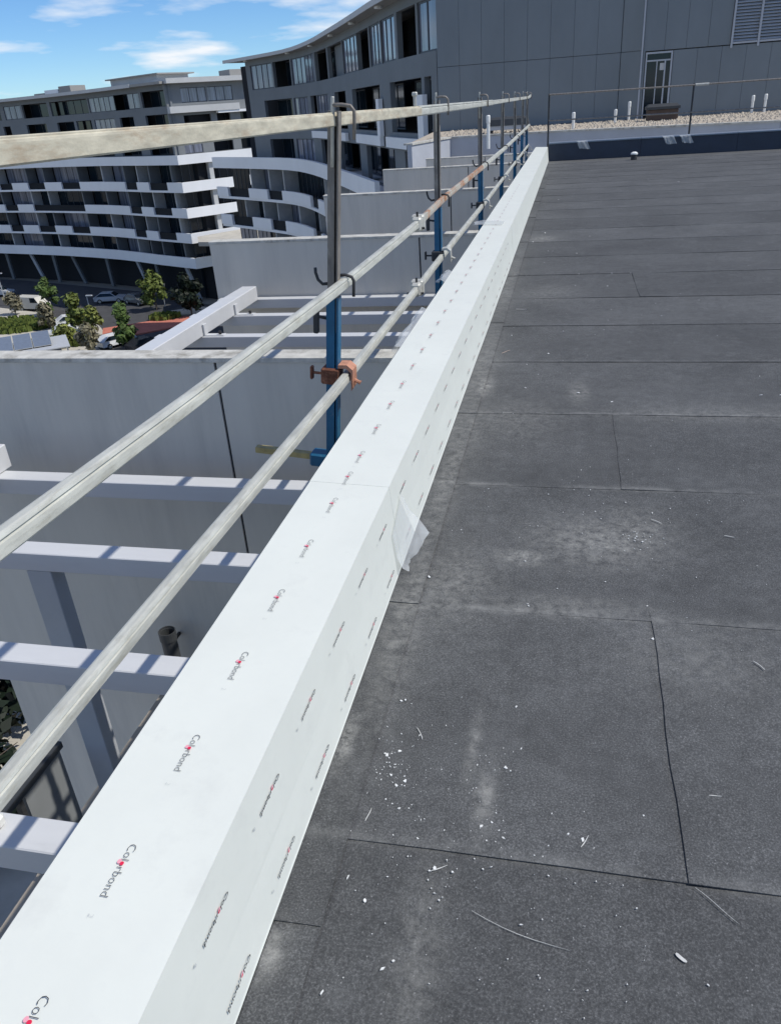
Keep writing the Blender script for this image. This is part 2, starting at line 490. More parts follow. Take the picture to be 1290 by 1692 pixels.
# ---- parapet wrapped in white protective film, three capping lengths with a lap between
par = thing('parapet', 'white film wrapped parapet capping running along the dark roof edge', 'parapet', (-0.75, 9, 0))
obj('wall_core', MB().box(-0.900, -0.640, -3.9, 22.6, -0.30, 0.325), M['wall'], par)
PROFILE = [(-0.915, 0.20), (-0.917, 0.357), (-0.913, 0.362), (-0.6095, 0.3485), (-0.594, 0.162), (-0.5928, 0.150), (-0.579, 0.020), (-0.577, 0.014), (-0.584, 0.012), (-0.597, 0.146), (-0.614, 0.30)]
def capping(y0, y1, grow, seed):
    ring = []
    n = max(8, int((y1 - y0) / 0.25))
    for i in range(n + 1):
        y = y0 + (y1 - y0) * i / n
        rr = []
        for q, (x, z) in enumerate(PROFILE):
            dx = x + 0.76
            wob = 0.0025 * noise.noise((y * 0.7, seed, q * 0.13)) + 0.0008 * noise.noise((y * 5, seed, q * 0.4))
            rr.append((-0.76 + dx * (1 + grow) + wob, y, z * (1 + grow * 0.5) + 0.0015 * noise.noise((y * 1.1, seed, 5))))
        ring.append(rr)
    return MB().loft(ring)
caps = []
for i, (a, b) in enumerate([(-3.9, 2.56), (2.50, 9.02), (8.96, 15.5), (15.44, 22.55)]):
    c = obj('capping', capping(a, b, 0.003 * i, 11 + i), M['film'], par)
    caps.append(c)

# printed lettering on the film
def text_mesh(body, size, off):
    cu = bpy.data.curves.new('t', 'FONT')
    cu.body = body
    cu.size = size
    cu.resolution_u = 2
    cu.offset = off
    o = bpy.data.objects.new('t', cu)
    COL.objects.link(o)
    dg = bpy.context.evaluated_depsgraph_get()
    me = bpy.data.meshes.new_from_object(o.evaluated_get(dg))
    v = [q.co.copy() for q in me.vertices]
    f = [tuple(p.vertices) for p in me.polygons]
    bpy.data.objects.remove(o)
    bpy.data.meshes.remove(me)
    bpy.data.curves.remove(cu)
    return v, f
def logo_mesh(off=-0.00045):
    S = 0.0262
    mb = MB()
    v, f = text_mesh("Col", S, off)
    w = max(q.x for q in v)
    mb.add(v, f, 0)
    v2, f2 = text_mesh("rbond", S, off)
    x2 = w + 0.0155
    o = min(q.x for q in v2)
    mb.add([q + Vector((x2 - o, 0, 0)) for q in v2], f2, 0)
    def disc(cx, cy, z, rx, ry, mi, n=16):
        mb.add([(cx + rx * math.cos(2 * math.pi * k / n), cy + ry * math.sin(2 * math.pi * k / n), z) for k in range(n)], [tuple(range(n))], mi)
    disc(w + 0.0078, 0.0065, 0.0003, 0.0043, 0.0043, 1)
    disc(w + 0.0045, -0.0010, 0.0001, 0.0052, 0.0042, 2)
    v3, f3 = text_mesh("2.", 0.016, off)
    e = max(q.x for q in mb.v)
    mb.add([q + Vector((e + 0.034, 0.0, 0)) for q in v3], f3, 3)
    return mb
lm = obj('brand_lettering', logo_mesh(), [M['print'], M['red'], M['pink'], M['printgrey']], caps[0], loc=(0, 0, 0))
LOGO = lm.data
bpy.data.objects.remove(lm)
lm = obj('brand_lettering', logo_mesh(0.00045), [M['print'], M['red'], M['pink'], M['printgrey']], caps[0], loc=(0, 0, 0))
LOGO_SIDE = lm.data
bpy.data.objects.remove(lm)
def piece_for(y):
    return 0 if y < 2.5 else 1 if y < 8.96 else 2 if y < 15.4 else 3
slope = math.atan2(-0.013, 0.295)
ROT_TOP = Matrix(((0, 1, 0), (-1, 0, 0), (0, 0, 1))).to_euler()
def logo(y, where):
    i = piece_for(y - 0.06)
    g = 0.003 * i
    c = link('brand_lettering', LOGO if where == 'top' else LOGO_SIDE, caps[i])
    base = par.location
    if where == 'top':
        x0 = -0.785
        z = 0.3490 + (-0.618 - x0) * 0.0441 + 0.0032 + 0.36 * g * 0.5
        c.location = Vector((x0, y, z)) - base
        mt = Matrix(((0, 1, 0), (-1, 0, 0), (0, 0, 1)))
        mt = Matrix.Rotation(math.atan(0.0441), 3, 'Y') @ mt
    elif where == 'side':
        c.location = Vector((-0.6022 + 0.0034 + 0.16 * g, y, 0.262)) - base
        mt = Matrix.Rotation(-math.atan(0.083), 3, 'Y') @ Matrix(((0, 0, 1), (-1, 0, 0), (0, -1, 0)))
    else:
        c.location = Vector((-0.5843 + 0.0034 + 0.17 * g, y, 0.072)) - base
        mt = Matrix.Rotation(-math.atan(0.10), 3, 'Y') @ Matrix(((0, 0, 1), (-1, 0, 0), (0, -1, 0)))
    c.rotation_euler = mt.to_euler()
    c.location.y += R.uniform(-0.004, 0.004)
    c.scale = (R.uniform(0.97, 1.03), R.uniform(0.90, 1.04) * (1.0 if where == 'top' else 0.55), 1)
for k in range(-6, 7):
    logo(0.597 + 0.297 * k, 'top')
for k in range(0, 37):
    yk = 2.66 + 0.297 * k
    if k == 0:
        logo(2.60, 'top')
    else:
        logo(yk - 0.16, 'top')
for k in range(-5, 6):
    logo(0.893 + 0.297 * k, 'side')
    logo(0.885 + 0.297 * k, 'lip')
for k in range(0, 20):
    logo(2.75 + 0.297 * k, 'side')
    logo(2.72 + 0.297 * k, 'lip')

# ---- far parapet (navy metal) closing the roof
fp = thing('parapet', 'low navy metal parapet across the far end of the roof', 'parapet', (6, 22.75, 0))
for i in range(6):
    a, b = -0.585 + i * 2.3, -0.585 + (i + 1) * 2.3 - 0.006
    obj('flashing_panel', MB().box(a, b, 22.585, 22.85, -0.02, 0.405), M['navy'], fp)
    obj('cap_flashing', MB().cbox(a, b, 22.55, 22.92, 0.4065, 0.442, 0.006), M['caplit'], fp)

# ---- own building below the roof edge
ob = thing('apartment_building', 'grey apartment block wall dropping from the white parapet to the terraces', 'building', (-0.95, 9, -21))
obj('wall', MB().box(-0.950, -0.905, -6, 22.6, -21.05, 0.19), M['wall'], ob)
obj('terrace_floor', MB().box(-4.12, -0.952, -6, 5.838, -4.15, -3.902), M['tile'], ob)
obj('terrace_floor', MB().box(-5.6, -0.952, 5.842, 33, -4.15, -3.90), M['tile'], ob)
obj('facade_panel', MB().box(-4.14, -3.95, -6, 5.838, -21.05, -4.152), M['white'], ob)
obj('facade_panel', MB().box(-5.62, -5.40, 6.12, 33, -21.05, -4.152), M['white'], ob)
obj('terrace_upstand', MB().box(-5.62, -5.42, 12.4, 33, -3.898, -2.95), M['white'], ob)
obj('base_wall', MB().box(-5.39, 13, 22.95, 33.0, -21.05, -4.16), M['wall'], ob)

# party walls between the terraces, each with a coping and a joint
WALLS = [(5.84, -6.05, 'nearest grey party wall with lichen stained coping behind the near pergola beams'),
         (12.10, -5.62, 'second grey party wall, behind the long white pergola beam'),
         (18.45, -5.55, 'third grey party wall, beyond the one behind the long beam'),
         (25.2, -5.62, 'fourth grey party wall, below the gravel roof'),
         (29.2, -4.95, 'short farthest party wall just under the gravel roof edge')]
for i, (y, x0, lab) in enumerate(WALLS):
    w = thing('party_wall', lab, 'wall', ((x0 - 0.95) / 2, y + 0.11, -3.9), 'party walls between the terraces')
    xj = [-2.84, -2.2, -2.6, -3.0, -2.9, -2.8][i]
    zt = -0.17
    obj('wall_panel', MB().box(x0, xj - 0.012, y, y + 0.22, -9.0 if i in (0, 5) else -3.898, zt - 0.045), M['wall'], w)
    obj('wall_panel', MB().box(xj + 0.012, -0.953, y, y + 0.22, -3.898, zt - 0.045), M['wall'], w)
    obj('joint_strip', MB().box(xj - 0.0115, xj + 0.0115, y + 0.02, y + 0.20, -3.898, zt - 0.047), M['joint'], w)
    n = 12
    rings = []
    for q in range(n + 1):
        x = x0 - 0.008 + (-0.952 - x0 + 0.008) * q / n
        a = 0.006 * noise.noise((x * 3, y, 1)); b = 0.006 * noise.noise((x * 3, y, 7))
        rings.append([(x, y - 0.012 + a, zt - 0.043), (x, y + 0.232 + b, zt - 0.043), (x, y + 0.23 + b, zt - 0.004), (x, y + 0.21, zt), (x, y + 0.012, zt), (x, y - 0.01 + a, zt - 0.006)])
    obj('coping', MB().loft(rings), M['coping'], w)

# pergola beams
def pergola_beam(y, x0, lab, grp, wd=0.166, x1=-0.953):
    mb = MB().cbox(x0, x1, y, y + wd, -1.198, -1.05, 0.006)
    o = obj('pergola_beam', mb, M['beam'])
    tag(o, lab, 'beam', grp)
G1 = 'white pergola beams over the near terrace'
pergola_beam(1.80, -5.4, 'white pergola beam nearest the camera, cut off at the lower left', G1)
pergola_beam(2.93, -5.4, 'white pergola beam second from the camera, just past the column foot', G1)
pergola_beam(4.05, -5.4, 'white pergola beam resting on the grey column', G1)
pergola_beam(5.20, -5.4, 'white pergola beam closest to the stained party wall', G1)
G2 = 'white pergola beams over the second terrace'
pergola_beam(7.35, -5.55, 'white pergola beam hidden right behind the near party wall', G2)
pergola_beam(8.52, -5.55, 'white pergola beam just beyond the near party wall coping', G2)
pergola_beam(9.68, -5.55, 'first white crossbeam seen under the long beam past the coping', G2)
pergola_beam(10.82, -5.55, 'middle white crossbeam under the long white beam', G2)
pergola_beam(11.90, -5.55, 'farthest white crossbeam lying against the second party wall', G2)
o = obj('long_beam', MB().cbox(-5.06, -4.82, 6.35, 11.85, -1.047, -0.83, 0.008), M['beam'])
tag(o, 'thick white long beam laid across the pergola beams of the second terrace', 'beam')
o = obj('long_beam', MB().cbox(-5.01, -4.77, 0.2, 5.45, -1.047, -0.83, 0.008), M['beam'])
tag(o, 'white long beam end at the left picture edge before the stained wall', 'beam')
for (x, y, lab) in [(-4.66, 9.76, 'white angle bracket beside the long beam on the first crossbeam past the coping'), (-4.66, 10.90, 'white angle bracket beside the long beam on the middle crossbeam')]:
    t = thing('angle_bracket', lab, 'bracket', (x, y, -1.05), 'angle brackets fixing the long beam', local=True)
    obj('plate', MB().cbox(-0.155, 0.14, -0.05, 0.05, 0.001, 0.015, 0.003), M['beam'], t)
    obj('upright', MB().cbox(-0.155, -0.13, -0.05, 0.05, 0.016, 0.16, 0.003), M['beam'], t)
    obj('bolt', MB().tube([(0.07, 0, 0.015), (0.07, 0, 0.06)], 0.022, 8), M['iron'], t)
o = obj('end_cap', MB().cbox(-2.33, -2.27, 1.86, 1.92, -1.049, -0.985, 0.015), M['pvc'])
tag(o, 'small white cap standing on the nearest pergola beam at the left edge', 'cap')
col = thing('column', 'grey square column standing under the near pergola beams', 'column', (-3.62, 4.15, -3.9))
obj('shaft', MB().cbox(-3.72, -3.52, 4.06, 4.20, -3.88, -1.20, 0.006), M['column'], col)
obj('base_plate', MB().box(-3.78, -3.46, 4.0, 4.26, -3.898, -3.878), M['column'], col)
# things on the near terrace
bal = thing('balustrade', 'grey panelled balustrade under a dark handrail at the terrace edge below the beams', 'balustrade', (-3.98, 2.5, -3.9))
obj('handrail', MB().box(-4.02, -3.92, 1.2, 4.05, -2.94, -2.88), M['pipe'], bal)
M['balpanel'] = mat('balustrade_panel_grey', (0.22, 0.23, 0.235), 0.6, var=0.06)
obj('panel', MB().box(-3.99, -3.95, 3.55, 4.03, -3.85, -2.942), M['balpanel'], bal)
obj('panel', MB().box(-3.99, -3.95, 1.2, 2.45, -3.85, -2.942), M['balpanel'], bal)
for y in (1.25, 2.5, 3.5):
    obj('post', MB().box(-3.995, -3.945, y - 0.02, y + 0.02, -3.898, -2.941), M['iron'], bal)
vp = thing('vent_pipe', 'dark grey open vent pipe standing at the stained party wall', 'pipe', (-3.75, 5.62, -3.9), local=True)
ring = []
def circ(r, z, n=20):
    return [(r * math.cos(2 * math.pi * q / n), r * math.sin(2 * math.pi * q / n), z) for q in range(n)]
obj('pipe', MB().loft([circ(0.078, 0), circ(0.078, 0.98), circ(0.070, 0.98), circ(0.068, 0.45)], caps=True), M['pipe'], vp, smooth=False)
obj('collar', MB().loft([circ(0.086, 0.90), circ(0.086, 1.0), circ(0.0785, 1.0), circ(0.0785, 0.90)], caps=False), M['pipe'], vp)
obj('wall_bracket', MB().box(-0.012, 0.012, 0.075, 0.215, 0.80, 0.83), M['iron'], vp)

# ================================================================== SCAFFOLD EDGE PROTECTION
def c_profile(h, t, slot0, slot1, cx=0, cy=0):
    o = [(-h, -h), (slot0, -h), (slot0, -h + t), (-h + t, -h + t), (-h + t, h - t), (h - t, h - t), (h - t, -h + t), (slot1, -h + t), (slot1, -h), (h, -h), (h, h), (-h, h)]
    return [(x + cx, y + cy) for x, y in o]
def cprism(h, t, s0, s1, z0, z1):
    pr = c_profile(h, t, s0, s1)
    mb = MB()
    n = len(pr)
    vs = [(x, y, z0) for x, y in pr] + [(x, y, z1) for x, y in pr]
    fs = [(i, (i + 1) % n, n + (i + 1) % n, n + i) for i in range(n)]
    for b in (0, n):
        fs += [(b + 0, b + 1, b + 2, b + 3), (b + 0, b + 3, b + 4, b + 11), (b + 4, b + 5, b + 10, b + 11), (b + 5, b + 6, b + 9, b + 10), (b + 6, b + 7, b + 8, b + 9)]
    return mb.add(vs, fs)
Z0 = -0.70       # foot of a post below roof level; local heights are measured from it
def guard_post(label):
    p = thing('guard_post', label, 'post', (0, 0, Z0), 'blue guard rail posts along the parapet', local=True)
    zl = lambda z: z - Z0
    obj('upper_tube', cprism(0.027, 0.004, 0.008, 0.019, zl(0.55), zl(1.60)), M['tube'], p)
    obj('blue_sleeve', cprism(0.0325, 0.0045, 0.014, 0.022, zl(-0.70), zl(0.735)), M['blue'], p)
    # top hook: up behind the rail, over it and down its face
    obj('top_hook', MB().tube([(0.0, -0.036, zl(1.36)), (0.0, -0.036, zl(1.655)), (0.0, -0.036, zl(1.66))], 0.0085), M['bright'], p, smooth=True)
    obj('hook_rod', MB().tube([(0.0, -0.036, zl(1.625)), (0.045, -0.036, zl(1.628)), (0.085, -0.036, zl(1.625)), (0.104, -0.036, zl(1.605)), (0.106, -0.036, zl(1.57)), (0.106, -0.036, zl(1.485))], 0.0085), M['tube'], p, smooth=True)
    obj('rail_hook', MB().tube([(0.0, 0.04, zl(0.835)), (0.05, 0.04, zl(0.842)), (0.085, 0.04, zl(0.835)), (0.096, 0.04, zl(0.815)), (0.097, 0.04, zl(0.735))], 0.0085), M['iron'], p, smooth=True)
    obj('hook_tail', MB().tube([(-0.028, 0, zl(0.80)), (-0.06, 0, zl(0.795)), (-0.085, 0, zl(0.815)), (-0.098, 0, zl(0.85)), (-0.10, 0, zl(0.875))], 0.0085), M['iron'], p, smooth=True)
    lv = obj('lever', MB().tube([(-0.032, -0.01, zl(0.62)), (-0.075, -0.01, zl(0.625)), (-0.09, -0.01, zl(0.615))], 0.009), M['iron'], p, smooth=True)
    obj('lever_grip', MB().cbox(-0.108, -0.078, -0.025, 0.005, zl(0.535), zl(0.665), 0.006), M['iron'], p)
    return p
def clamp(p, mt1, mt2):
    zl = lambda z: z - Z0 - 0.04
    cb_ = obj('clamp_body', MB().cbox(-0.060, 0.045, -0.050, 0.046, zl(0.305), zl(0.395), 0.008), mt1, p)
    obj('clamp_jaw', MB().loft([[(0.036, y, zl(0.42)), (0.085, y, zl(0.425)), (0.118, y, zl(0.40)), (0.122, y, zl(0.30)), (0.112, y, zl(0.28)), (0.108, y, zl(0.385)), (0.08, y, zl(0.405)), (0.036, y, zl(0.402))] for y in (-0.045, 0.045)]), mt2, p)
    obj('wing_bolt', MB().tube([(-0.060, 0, zl(0.35)), (-0.115, 0, zl(0.35))], 0.008).cbox(-0.132, -0.114, -0.016, 0.016, zl(0.312), zl(0.388), 0.006), mt1, p)
    obj('swing_nut', MB().tube([(0.122, -0.01, zl(0.335)), (0.150, -0.01, zl(0.325)), (0.156, -0.01, zl(0.322))], [0.012, 0.010, 0.016]), mt2, p)
p0 = guard_post('nearest guard post with rusty clamp on the lower rail and yellow ended tie bar')
clamp_src = None
post_y = [3.95, 7.48, 11.2, 14.8, 18.1, 20.8, 22.9]
labels = ['second guard post from the camera, beyond the pale rail couplers',
          'third guard post from the camera where the orange rusted rail ends',
          'fourth guard post from the camera, thin with bright blue sleeve',
          'fifth guard post from the camera, near the far end',
          'guard post second from the far end of the white parapet',
          'last guard post at the corner with the navy parapet']
posts = [p0]
for lab in labels:
    c = copy_tree(p0)
    c['label'] = lab
    posts.append(c)
LEAN = [6.0, 1.2, 0.0, 0.8, -0.6, 0.5, 0.0]
for i, p in enumerate(posts):
    zp = 0.80 - Z0
    a = rad(LEAN[i])
    # the mid-rail hook stays at the same distance from the rail whatever the lean
    p.location = ((-1.178 if i == 0 else -1.172) - math.sin(a) * zp, post_y[i], Z0 + (0.0))
    p.rotation_euler = (0, a, 0)
    clamp(p, M['rust'] if i == 0 else M['iron'], M['rustlight'] if i == 0 else M['bright'])
zl = lambda z: z - Z0
obj('tie_bar', MB().cbox(-0.33, -0.06, -0.022, 0.022, zl(-0.215), zl(-0.180), 0.003), M['yellow'], p0)
obj('tie_end', MB().cbox(-0.47, -0.331, -0.023, 0.023, zl(-0.216), zl(-0.179), 0.003), M['yellow'], p0)
obj('tie_clamp', MB().cbox(-0.13, 0.04, -0.05, 0.05, zl(-0.245), zl(-0.165), 0.01), M['blue'], p0)

# rails: ribbed roll-formed lengths, lightly bowed
def rail_profile(h, w):
    a, b = w / 2, h / 2
    return [(-a, -b * 0.75), (-a * 0.7, -b), (a * 0.7, -b), (a, -b * 0.75), (a * 1.02, -b * 0.1), (a * 0.95, b * 0.30), (a * 0.72, b * 0.40), (a * 0.72, b * 0.52),
            (a * 0.95, b * 0.64), (a * 0.80, b * 0.92), (a * 0.45, b), (-a * 0.45, b), (-a * 0.85, b * 0.88), (-a, b * 0.6), (-a * 0.92, 0.0)]
def rail(pts, h, w, mt, label, group, lip=False):
    pr = rail_profile(h, w) if mt is not M['galvold'] else [(-0.45 * w, -0.5 * h), (0.40 * w, -0.5 * h), (0.5 * w, -0.42 * h), (0.5 * w, 0.26 * h), (0.47 * w, 0.36 * h), (0.36 * w, 0.40 * h), (0.36 * w, 0.46 * h), (0.30 * w, 0.5 * h), (-0.40 * w, 0.5 * h), (-0.5 * w, 0.40 * h), (-0.5 * w, -0.42 * h)]
    rings = []
    Y = [p[1] for p in pts]
    n = max(6, int((Y[-1] - Y[0]) / 0.5))
    for i in range(n + 1):
        y = Y[0] + (Y[-1] - Y[0]) * i / n
        for k in range(len(pts) - 1):
            if pts[k][1] <= y <= pts[k + 1][1] + 1e-6:
                t = (y - pts[k][1]) / (pts[k + 1][1] - pts[k][1])
                t2 = t
                x = pts[k][0] + (pts[k + 1][0] - pts[k][0]) * t2
                z = pts[k][2] + (pts[k + 1][2] - pts[k][2]) * t2
                break
        rings.append([(x + a, y, z + b) for a, b in pr])
    o = obj('guard_rail', MB().loft(rings), mt)
    tag(o, label, 'rail', group)
    return o
GR = 'guard rails clamped along the posts'
XT, XM, XL = -1.10, -1.13, -1.15
rail([(-1.285, -1.5, 1.572), (-1.21, 1.62, 1.5625), (-1.16, 2.6, 1.5565), (-1.10, 4.1, 1.551), (-1.06, 6.05, 1.543)], 0.060, 0.040, M['galvold'], 'thick weathered top guard rail with rusty upper edge nearest the camera', GR)
rail([(-1.06, 5.98, 1.543), (-1.08, 9, 1.534), (XT, 12.1, 1.526)], 0.066, 0.036, M['galv'], 'pale top guard rail continuing thinner beyond the weathered length', GR)
rail([(XT, 12.0, 1.525), (XT, 18, 1.522), (XT, 22.0, 1.520), (XT, 23.4, 1.56)], 0.056, 0.034, M['galv'], 'farthest top guard rail with upturned end before the dark building', GR)
rail([(XM, -1.5, 0.872), (XM, 1.18, 0.845), (XM, 1.96, 0.824), (XM, 2.9, 0.806), (XM, 4.06, 0.786), (XM, 6.22, 0.775)], 0.054, 0.040, M['galv'], 'grey middle guard rail sloping down to the left edge of the picture', GR)
rail([(XM, 6.12, 0.775), (XM, 7.6, 0.803), (XM, 11.1, 0.79)], 0.054, 0.036, M['rustrail'], 'orange rusted middle guard rail between second and third posts', GR)
rail([(XM, 11.0, 0.79), (XM, 15, 0.795), (XM, 18, 0.82), (XM, 23.4, 0.86)], 0.060, 0.036, M['galv'], 'far pale middle guard rail rising towards the navy parapet', GR)
rail([(XL, -1.5, 0.362), (XL, 0.97, 0.342), (XL, 1.8, 0.334), (XL, 3.83, 0.297), (XL, 6.16, 0.294)], 0.053, 0.041, M['galv'], 'lower guard rail held by the rusty clamp beside the white parapet', GR)
rail([(XL, 6.06, 0.294), (XL, 7.88, 0.304), (XL, 11.5, 0.302)], 0.056, 0.038, M['galv'], 'pale lower guard rail beyond the coupler, close to the parapet film', GR)
rail([(XL, 11.4, 0.302), (XL, 16, 0.33), (XL, 23.4, 0.38)], 0.056, 0.036, M['galv'], 'far lower guard rail just above the parapet top', GR)
def coupler(XR, y, z, label):
    c = thing('rail_coupler', label, 'coupler', (XR, y, z), 'pale steel couplers on the rails', local=True)
    obj('sleeve', MB().cbox(-0.040, 0.036, -0.055, 0.055, -0.052, 0.050, 0.014), M['bright'], c)
    obj('flange', MB().cbox(-0.055, 0.046, 0.015, 0.10, -0.058, 0.060, 0.012), M['bright'], c)
    obj('pin', MB().tube([(-0.075, -0.02, -0.03), (0.058, -0.02, -0.03)], 0.009).tube([(0.0, 0.005, 0.03), (0.0, 0.005, 0.085)], 0.009), M['iron'], c)
coupler(XM, 6.17, 0.775, 'pale coupler joining middle rail to its orange rusted length')
coupler(XL, 6.12, 0.295, 'pale coupler on the lower rail beside the parapet film')
stub = thing('rail_pin', 'small bright pin standing on the end of the weathered top rail', 'pin', (-1.06, 5.9, 1.576), local=True)
obj('stem', MB().tube([(0, 0, 0), (0, 0, 0.06)], 0.012), M['bright'], stub)
obj('head', MB().cbox(-0.018, 0.018, -0.018, 0.018, 0.058, 0.085, 0.006), M['bright'], stub)

# torn film
def film_flap(rows, fold, label, seed, n=26):
    """a curled flap: rows are (start, end) point pairs from the attached edge outwards; folds run outwards across them"""
    mb = MB()
    g = []
    m = len(rows)
    sub = 4
    for a in range((m - 1) * sub + 1):
        k = min(a // sub, m - 2); t = (a - k * sub) / sub
        t = t * t * (3 - 2 * t)
        A = Vector(rows[k][0]).lerp(Vector(rows[k + 1][0]), t); B = Vector(rows[k][1]).lerp(Vector(rows[k + 1][1]), t)
        v = a / ((m - 1) * sub)
        for i in range(n):
            u = i / (n - 1)
            p = A.lerp(B, u)
            w = fold * v
            p += Vector((w * noise.noise((u * 2.6, v * 1.1, seed)) + 0.22 * w * noise.noise((u * 13, v * 4, seed + 5)), 0.6 * w * noise.noise((u * 5, v * 2, seed + 9)) * (0.3 + v), w * noise.noise((u * 2.4, v * 1.4, seed + 3)) * 0.7 + 0.18 * w * noise.noise((u * 14, v * 5, seed + 1))))
            p.z = max(p.z, 0.012)
            g.append(p)
    rws = (m - 1) * sub + 1
    fs = [(j * n + i, j * n + i + 1, (j + 1) * n + i + 1, (j + 1) * n + i) for j in range(rws - 1) for i in range(n - 1)]
    mb.add(g, fs)
    o = obj('torn_film', mb, M['plastic'], smooth=True)
    tag(o, label, 'plastic film', 'torn scraps of plastic film')
film_flap([((-0.590, 2.42, 0.19), (-0.590, 2.62, 0.26)), ((-0.576, 2.42, 0.10), (-0.574, 2.70, 0.14)), ((-0.556, 2.42, 0.05), (-0.552, 2.76, 0.06)), ((-0.548, 2.44, 0.016), (-0.524, 2.74, 0.018))], 0.028, 'crumpled torn plastic film hanging at the capping joint on the roof side', 2.2)
film_flap([((-0.917, 4.30, 0.357), (-0.917, 5.20, 0.357)), ((-0.955, 4.28, 0.365), (-0.95, 5.22, 0.362)), ((-0.985, 4.34, 0.32), (-0.985, 5.10, 0.34)), ((-0.99, 4.45, 0.23), (-1.00, 5.0, 0.27))], 0.07, 'torn plastic film curling over the outer parapet edge near the lower rail', 5.1)
film_flap([((-0.917, 6.05, 0.357), (-0.917, 6.45, 0.357)), ((-0.95, 6.03, 0.38), (-0.95, 6.46, 0.37)), ((-0.99, 6.08, 0.36), (-0.985, 6.40, 0.37))], 0.05, 'small shred of film on the outer parapet edge by the coupler', 8.4, 16)
film_flap([((-0.70, 8.93, 0.362), (-0.70, 9.25, 0.362)), ((-0.92, 8.92, 0.372), (-0.92, 9.28, 0.372)), ((-1.03, 8.95, 0.375), (-1.03, 9.22, 0.37))], 0.03, 'white film flap at the second capping joint', 3.7, 16)
for x in (0.25, 2.35, 2.75):
    film_flap([((x - 0.14, 22.555, 0.447), (x + 0.10, 22.555, 0.447)), ((x - 0.12, 22.53, 0.43), (x + 0.13, 22.53, 0.43)), ((x - 0.06, 22.52, 0.27), (x + 0.20, 22.52, 0.25))], 0.05, 'scrap of white film stuck on the navy parapet %s' % {0.25: 'towards the white capping', 2.35: 'left of a close pair', 2.75: 'right of a close pair'}[x], x, 14)

# debris on the roof
chips = [(-0.435, 1.746), (-0.423, 1.753), (-0.094, 1.766), (-0.356, 1.612), (-0.401, 1.545), (-0.438, 1.53), (-0.406, 1.455), (-0.429, 1.437), (-0.385, 1.423), (-0.367, 1.44), (-0.431, 1.525), (-0.384, 1.362), (-0.364, 1.35), (-0.108, 1.527), (-0.106, 1.525), (-0.3, 1.267), (-0.126, 1.341), (-0.095, 1.3), (-0.151, 1.326), (-0.246, 1.191), (-0.203, 1.188), (-0.135, 1.207), (-0.224, 1.111), (-0.443, 1.135), (-0.39, 1.084), (0.206, 1.161), (-0.04, 1.082), (-0.298, 0.957), (-0.317, 0.937), (-0.429, 0.869), (0.093, 1.324), (0.24, 1.419), (0.059, 1.336), (0.319, 2.333), (0.323, 2.145), (-0.083, 2.287), (0.183, 2.472), (-0.462, 2.436), (-0.088, 2.298), (0.429, 8.001), (-0.217, 4.61), (-0.102, 5.332), (-0.383, 5.8), (-0.183, 14.132), (1.456, 16.784), (-0.415, 9.981), (-0.291, 10.65), (0.098, 4.529), (0.284, 4.379), (-0.234, 5.085), (1.207, 4.516), (1.105, 4.513), (-0.216, 9.33), (1.932, 16.095), (-0.007, 5.906)]
mb = MB()
def chip(x, y, s):
    n = R.choice([4, 5, 6, 7])
    a0 = R.random() * 6
    ex, ey = R.uniform(0.55, 1.5), R.uniform(0.5, 1.2)
    rr = [R.uniform(0.45, 1.15) for k in range(n)]
    rot = R.random() * 3.14
    pts = []
    for k in range(n):
        px, py = s * rr[k] * ex * math.cos(a0 + 6.283 * k / n), s * rr[k] * ey * math.sin(a0 + 6.283 * k / n)
        pts.append((x + px * math.cos(rot) - py * math.sin(rot), y + px * math.sin(rot) + py * math.cos(rot)))
    z = 0.0058
    tx, ty = R.uniform(-0.25, 0.25), R.uniform(-0.25, 0.25)
    h = 0.0012 + s * 0.12
    vs_ = [(px, py, z + (px - x) * tx + (py - y) * ty) for px, py in pts] + [(x + (px - x) * 0.85, y + (py - y) * 0.85, z + h + (px - x) * tx + (py - y) * ty) for px, py in pts]
    mb.add(vs_, [(k, (k + 1) % n, n + (k + 1) % n, n + k) for k in range(n)] + [tuple(n + k for k in range(n))])
for (x, y) in chips:
    chip(x, y, R.uniform(0.0034, 0.0078) * (1 + 0.16 * max(0, y - 1.5)))
for (ax, ay, n_) in [(-0.40, 1.45, 34), (-0.42, 1.53, 16), (-0.12, 1.53, 14), (-0.14, 1.33, 14), (0.33, 2.80, 40), (-0.22, 1.17, 10)]:
    for q in range(n_):
        chip(ax + R.gauss(0, 0.03), ay + R.gauss(0, 0.035), R.choice([0.0012, 0.0016, 0.0022, 0.003]) * (1 + 0.16 * max(0, ay - 1.5)))
for k in range(330):
    a, b = R.choice([(-0.38, 1.45), (-0.2, 1.3), (0.2, 2.8), (-0.3, 1.15), (-0.4, 4.5), (0.28, 2.9), (-0.35, 8), (0.3, 5), (0.1, 1.0)])
    s = 0.12 if b < 2 else 0.25 if b < 4 else 1.5
    x, y = a + R.gauss(0, s), b + R.gauss(0, s * 1.4)
    if x > -0.55 and 0.3 < y < 20:
        chip(x, y, R.choice([0.0013, 0.0016, 0.002, 0.0026]) * (1 + 0.16 * max(0, y - 1.5)))
o = obj('debris_chips', mb, M['chip'])
tag(o, 'scattered white chips and crumbs lying on the dark roof sheets', 'debris', kind='stuff')
